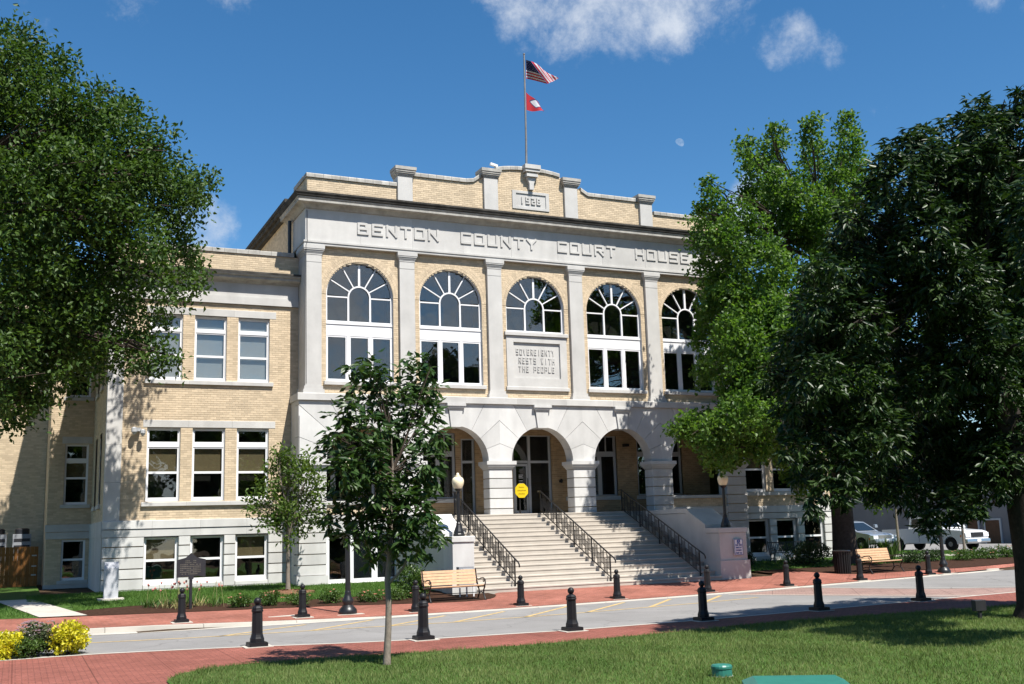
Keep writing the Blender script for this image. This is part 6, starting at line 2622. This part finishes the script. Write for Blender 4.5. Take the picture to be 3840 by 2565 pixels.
for k in range(140):
    a, q = random.uniform(0, 6.28), random.random() ** .5
    x, y = 7.0 + math.cos(a) * q * .95, -2.3 + math.sin(a) * q * .8
    z = zg(x, y) + .05 + .07 * (1 - q)
    t = random.uniform(0, 3.14)
    mr.add([(x + .06 * math.cos(t), y + .06 * math.sin(t), z), (x - .02 * math.sin(t), y + .02 * math.cos(t), z + .02), (x - .06 * math.cos(t), y - .06 * math.sin(t), z), (x + .02 * math.sin(t), y - .02 * math.cos(t), z - .02)], [(0, 1, 2, 3)], random.random())
mr.lathe(7.0, -2.3, [(.95, zg(7, -2.3) + .0), (.8, zg(7, -2.3) + .06), (.3, zg(7, -2.3) + .10)], 14)
build(mr, 'mulch_ring', M('bark_chips', (.16, .085, .05), .95, .5, 12, .8, 60, .1, tone=.4), None, kind='stuff')


# ---- trees across the side street
def far_tree(x, y, zb, h, r, label, thin=False, seed=0):
    rng = np.random.default_rng(seed)
    t = thing('far_tree', label, 'tree', (x, y, zb), 'trees across the side street')
    bl_ = []
    for k in range(12):
        a = rng.uniform(0, 6.28)
        q = rng.uniform(.1, .75)
        bl_.append((np.array([x + math.cos(a) * q * r, y + math.sin(a) * q * r, zb + h * rng.uniform(.42, .9)]), (r * .42, r * .42, r * .36)))
    V, T, tn, _, _ = foliage(bl_, 520 if thin else 1100, 5, .30, .17, .4, .1, rng, shell=.35)
    np_obj('crown', V, T, tn, m_leaf_young if thin else m_bg, t, kind='stuff')
    trunk(t, [(x, y, zb - .1), (x, y, zb + h * .3), (x + .1, y, zb + h * .7)], [.05 * r, .04 * r, .015 * r], m_bark_pale if thin else m_bark, 8)
    return t


far_tree(40.0, 4.2, .35, 6.0, 1.5, 'thin pale stemmed tree standing left of the pickup truck', True, 1)
far_tree(45.2, 4.8, .28, 6.5, 1.5, 'thin pale stemmed tree in front of the pickup truck bonnet', True, 2)
far_tree(47.5, 27, .2, 12, 5.5, 'dark leafy tree behind the trunk of the bright green tree', False, 3)
far_tree(54.5, 27, .2, 13, 5.0, 'dark leafy tree behind the parked silver grey car', False, 4)
far_tree(45.0, 40, .2, 14, 6.0, 'tall dark tree farthest back between trunk and parked car', False, 5)

# park trees on the other side of the square, seen only mirrored in the windows
pk = []
prng = np.random.default_rng(5)
for k in range(15):
    x = -30 + k * 9 + prng.uniform(-2, 2)
    y = -62 - prng.uniform(0, 14)
    h = prng.uniform(10, 15) if x < 40 else prng.uniform(17, 21) if x < 52 else prng.uniform(29, 34)
    for j in range(15):
        pk.append((np.array([x + prng.uniform(-3, 3), y + prng.uniform(-3, 3), h * prng.uniform(.08, .95)]), (3.2, 3.2, 3.0)))
V, T, tn, _, _ = foliage(pk, 20000, 5, 1.1, .8, 1.2, .1, prng, shell=.3)
np_obj('park_wood', V, T, tn, m_bg, None, kind='stuff')


# ------------------------------------------------------------------ shrubs and flowers
def shrub(name, label, x, y, rx, rz_, mat_, n, L, W, group=None, flowers=None, nf=0, seed=0, cat='shrub', ry=None, zoff=0.0):
    rng = np.random.default_rng(seed + 100)
    z = zg(x, y) + zoff
    t = thing(name, label, cat, (x, y, z), group)
    ry = ry or rx
    bl_ = [(np.array([x, y, z + rz_ * .5]), (rx * .8, ry * .8, rz_ * .5))]
    for k in range(6):
        a = rng.uniform(0, 6.28)
        bl_.append((np.array([x + math.cos(a) * rx * .5, y + math.sin(a) * ry * .5, z + rz_ * rng.uniform(.3, .75)]), (rx * .45, ry * .45, rz_ * .3)))
    V, T, tn, _, _ = foliage(bl_, n, 6, L, W, L * .9, -.1, rng, shell=.55, up=.2)
    np_obj('foliage', V, T, tn, mat_, t, kind='stuff')
    mb = MB()
    for k in range(5):
        a = rng.uniform(0, 6.28)
        mb.tube([(x, y, z - .03), (x + math.cos(a) * rx * .4, y + math.sin(a) * ry * .4, z + rz_ * .6)], [.014, .005], 4)
    build(mb, 'stems', m_bark, t)
    if nf:
        d = sph(nf, rng)
        d[:, 2] = np.abs(d[:, 2])
        c = np.array([x, y, z + rz_ * .5]) + d * np.array([rx, ry, rz_ * .58])
        for q in c:
            mb = MB()
            for p in range(5):
                a = p * 1.257
                e = .035
                mb.add([tuple(q), (q[0] + e * math.cos(a - .5), q[1] + e * math.sin(a - .5), q[2] + .02), (q[0] + e * 1.3 * math.cos(a), q[1] + e * 1.3 * math.sin(a), q[2] + .03), (q[0] + e * math.cos(a + .5), q[1] + e * math.sin(a + .5), q[2] + .02)], [(0, 1, 2, 3)], rng.random())
            build(mb, 'flower', flowers, t)
    return t


shrub('round_shrub', 'rounded bright green shrub at the left end of the wooden bench', 10.05, -5.9, .62, .95, m_leaf_shrub, 420, .09, .045, seed=1)
for k, (x, y, lb) in enumerate([(4.72, -5.95, 'low rose bush with pink blooms nearest the historical marker'), (5.6, -5.95, 'pink flowering bush behind the bollard by the tall street lamp'), (6.35, -6.15, 'low green bush between the young tree and the far kerb'),
                                (7.35, -6.3, 'spreading green bush right of the tall street lamp'), (8.5, -6.5, 'pink flowering bush left of the rounded shrub'), (9.35, -6.5, 'small low bush beside the trunk of the small tree')]):
    shrub('flower_bush', lb, x, y, .36 + .06 * (k % 3), .36 + .05 * (k % 2), m_leaf_shrub, 150, .07, .035, 'low bushes in the mulch bed', m_petal_pink, [7, 6, 3, 2, 8, 3][k], 10 + k, 'bush')
LILY = ['day lily clump farthest left of the historical marker', 'day lily clump just left of the marker post', 'day lily clump touching the marker post from behind', 'day lily clump just right of the marker post', 'day lily clump farthest right of the historical marker', 'day lily clump in front of the marker post by the pavement']
for k, (x, y) in enumerate([(2.35, -4.75), (2.75, -5.1), (3.25, -5.05), (3.7, -5.0), (4.1, -5.4), (3.1, -5.5)]):
    rng = np.random.default_rng(40 + k)
    z = zg(x, y)
    t = thing('day_lily', LILY[k], 'plant', (x, y, z), 'day lilies under the marker')
    n = 34
    a = rng.uniform(0, 6.28, n)
    ax = unit(np.stack([np.cos(a) * .5, np.sin(a) * .5, rng.uniform(.5, 1.3, n)], 1))
    V, T = leaf_tris(np.array([x, y, z]) + rng.normal(size=(n, 3)) * [.1, .1, 0], ax, .32, .026, 0, rng)
    np_obj('leaves', V, T, np.repeat(rng.uniform(0, 1, n), 4), m_straw if k % 2 else m_leaf_shrub, t)
    mb = MB()
    for j in range(3):
        p = np.array([x, y, z]) + rng.normal(size=3) * [.15, .15, 0]
        q = p + [rng.normal() * .1, rng.normal() * .1, .62 + rng.uniform(-.1, .2)]
        mb.tube([tuple(p), tuple(q)], .006, 4)
    build(mb, 'stalks', m_straw, t)
    for j in range(4):
        mb = MB()
        q = np.array([x, y, z]) + [rng.normal() * .16, rng.normal() * .16, .6 + rng.uniform(-.12, .15)]
        mb.lathe(q[0], q[1], [(.005, q[2] - .03), (.035, q[2] + .02), (.02, q[2] + .05)], 5)
        build(mb, 'bloom', m_petal_pink, t)

# yellow and lilac planting on the near walk
shrub('yellow_bush', 'bright yellow green bush at the right end of the near flower planting', -.22, -14.25, .45, .62, m_leaf_yellow, 420, .075, .045, 'near flower planting', seed=21, cat='bush')
shrub('yellow_bush', 'yellow green bush cut by the left picture edge', -1.45, -14.3, .42, .50, m_leaf_yellow, 330, .075, .045, 'near flower planting', seed=22, cat='bush')
shrub('lilac_plant', 'lilac flowering plant between the two yellow bushes', -.92, -14.0, .36, .62, m_leaf_purple, 230, .07, .04, 'near flower planting', m_petal_lilac, 95, 23, 'plant')
shrub('low_plant', 'low dark green plant in front of the lilac flowers', -.98, -14.45, .34, .36, m_leaf_shrub, 170, .06, .035, 'near flower planting', seed=24, cat='plant')
shrub('low_plant', 'green and purple plant touching the large yellow bush', -.62, -14.25, .26, .62, m_leaf_purple, 150, .07, .035, 'near flower planting', m_petal_lilac, 35, 25, 'plant')

# planting at the right
shrub('dark_shrub', 'broad dark shrub in the shade left of the green tree trunk', 28.6, -2.3, 1.1, .95, m_leaf_dshrub, 420, .11, .05, seed=31)
shrub('dark_shrub', 'small dark round shrub by the basement windows of the right wing', 26.3, -1.3, .38, .55, m_leaf_dshrub, 120, .08, .04, seed=32)
for k, (x, y, lb) in enumerate([(33.0, -3.6, 'dark round shrub just behind the right bench'), (34.5, -3.3, 'low shrub behind the bollard near the right street lamp'), (35.9, -3.8, 'low flowering shrub right of the right street lamp'),
                                (37.4, -3.6, 'low flowering shrub before the pale garden path'), (39.0, -3.3, 'last low shrub beside the dark tree trunk')]):
    shrub('bed_shrub', lb, x, y, .55, .5, m_leaf_shrub if k > 1 else m_leaf_dshrub, 170, .08, .04, 'shrubs in the right bed', m_petal_pink if k > 1 else None, 5 if k > 1 else 0, 50 + k)
for k, (x, y) in enumerate([(31.6, -2.6), (33.2, -2.2)]):
    rng = np.random.default_rng(70 + k)
    z = zg(x, y)
    t = thing('tall_grass', ['tuft of tall green grass behind the left half of the right bench', 'tuft of tall green grass behind the right end of the right bench'][k], 'plant', (x, y, z), 'grass tufts behind the bench')
    n = 90
    a = rng.uniform(0, 6.28, n)
    ax = unit(np.stack([np.cos(a) * .3, np.sin(a) * .3, rng.uniform(.8, 1.3, n)], 1))
    V, T = leaf_tris(np.array([x, y, z]) + rng.normal(size=(n, 3)) * [.15, .15, 0], ax, .95, .035, 0, rng)
    np_obj('blades', V, T, np.repeat(rng.uniform(.2, 1, n), 4), m_leaf_shrub, t)


# ------------------------------------------------------------------ grass
def grass(name, n, sampler, h, w, mat_, rng=RNG, zf=zg, dz=.03):
    P = sampler(n)
    z = np.array([zf(x, y) for x, y in P]) + dz
    n = len(P)
    C = np.column_stack([P, z])
    a = rng.uniform(0, 6.28, n)
    H = h * rng.uniform(.5, 1.35, n)
    lean = rng.normal(size=(n, 2)) * .45
    dx = np.stack([np.cos(a), np.sin(a), np.zeros(n)], 1) * w * .5
    tip = C + np.column_stack([lean * H[:, None], H])
    V = np.stack([C - dx, C + dx, tip], 1).reshape(-1, 3)
    T = np.arange(n * 3).reshape(-1, 3)
    patch = .46 + .34 * np.sin(P[:, 0] * 1.7 + 1.3 * np.sin(P[:, 1] * .9)) * np.sin(P[:, 1] * 1.3 + .8 * np.sin(P[:, 0] * .7))
    fine = np.sin(P[:, 0] * 7.3 + 2 * np.sin(P[:, 1] * 3.1)) * np.sin(P[:, 1] * 6.1 + 1.5 * np.sin(P[:, 0] * 4.7))
    V[2::3, 2] += np.clip(fine, -.6, 1) * h * .45
    tone = np.clip(patch + .16 * fine + rng.normal(size=n) * .25, 0, 1)
    np_obj(name, V, T, np.repeat(tone, 3), mat_, None, kind='stuff')


def near_s(n):
    y = -28.5 + (28.5 - 18.4) * RNG.random(n * 2) ** .9
    x = .5 + (23.5 - .5) * RNG.random(n * 2)
    ok = np.array([(b < lawn_y(a) + .02 * math.sin(a * 40)) and a > .95 for a, b in zip(x, y)])
    ok &= (x > 1.0)
    d = (x - CAM[0]) * math.cos(YAW) - (y - CAM[1]) * math.sin(YAW)
    f = (x - CAM[0]) * math.sin(YAW) + (y - CAM[1]) * math.cos(YAW)
    ok &= np.abs(d / f) < .53
    return np.column_stack([x, y])[ok][:n]


grass('near_grass', 150000, near_s, .055, .011, m_grass, zf=lambda x, y: 0.0)


def far_s(n):
    x = -.9 + 13.0 * RNG.random(n * 2)
    y = -5.6 + 6.6 * RNG.random(n * 2)
    ok = np.array([b > (bed_y(a) - .1 if a > .3 else -5.6 + (.45 - a) * 1.6 + 2.2) and b < (1.02 if a < 7.7 else -.15) and not (a > 11.2 and b < -.1) for a, b in zip(x, y)])
    return np.column_stack([x, y])[ok][:n]


grass('side_grass', 42000, far_s, .06, .018, m_grass_far)


def left_s(n):
    x = -4.5 + 4.2 * RNG.random(n * 2)
    y = -5.6 + 15 * RNG.random(n * 2)
    ok = np.array([(b > back_y(a) + .05) and (a < -.66 - 1.2 * (b + 5.81) / 5.6) for a, b in zip(x, y)])
    return np.column_stack([x, y])[ok][:n]


grass('left_grass', 14000, left_s, .06, .02, m_grass_far)


def right_s(n):
    x = 24 + 20 * RNG.random(n)
    y = -3.5 + 12 * RNG.random(n)
    ok = (y < .9) | (x > 33.6)
    return np.column_stack([x, y])[ok]


grass('right_grass', 26000, right_s, .07, .03, m_grass_far)
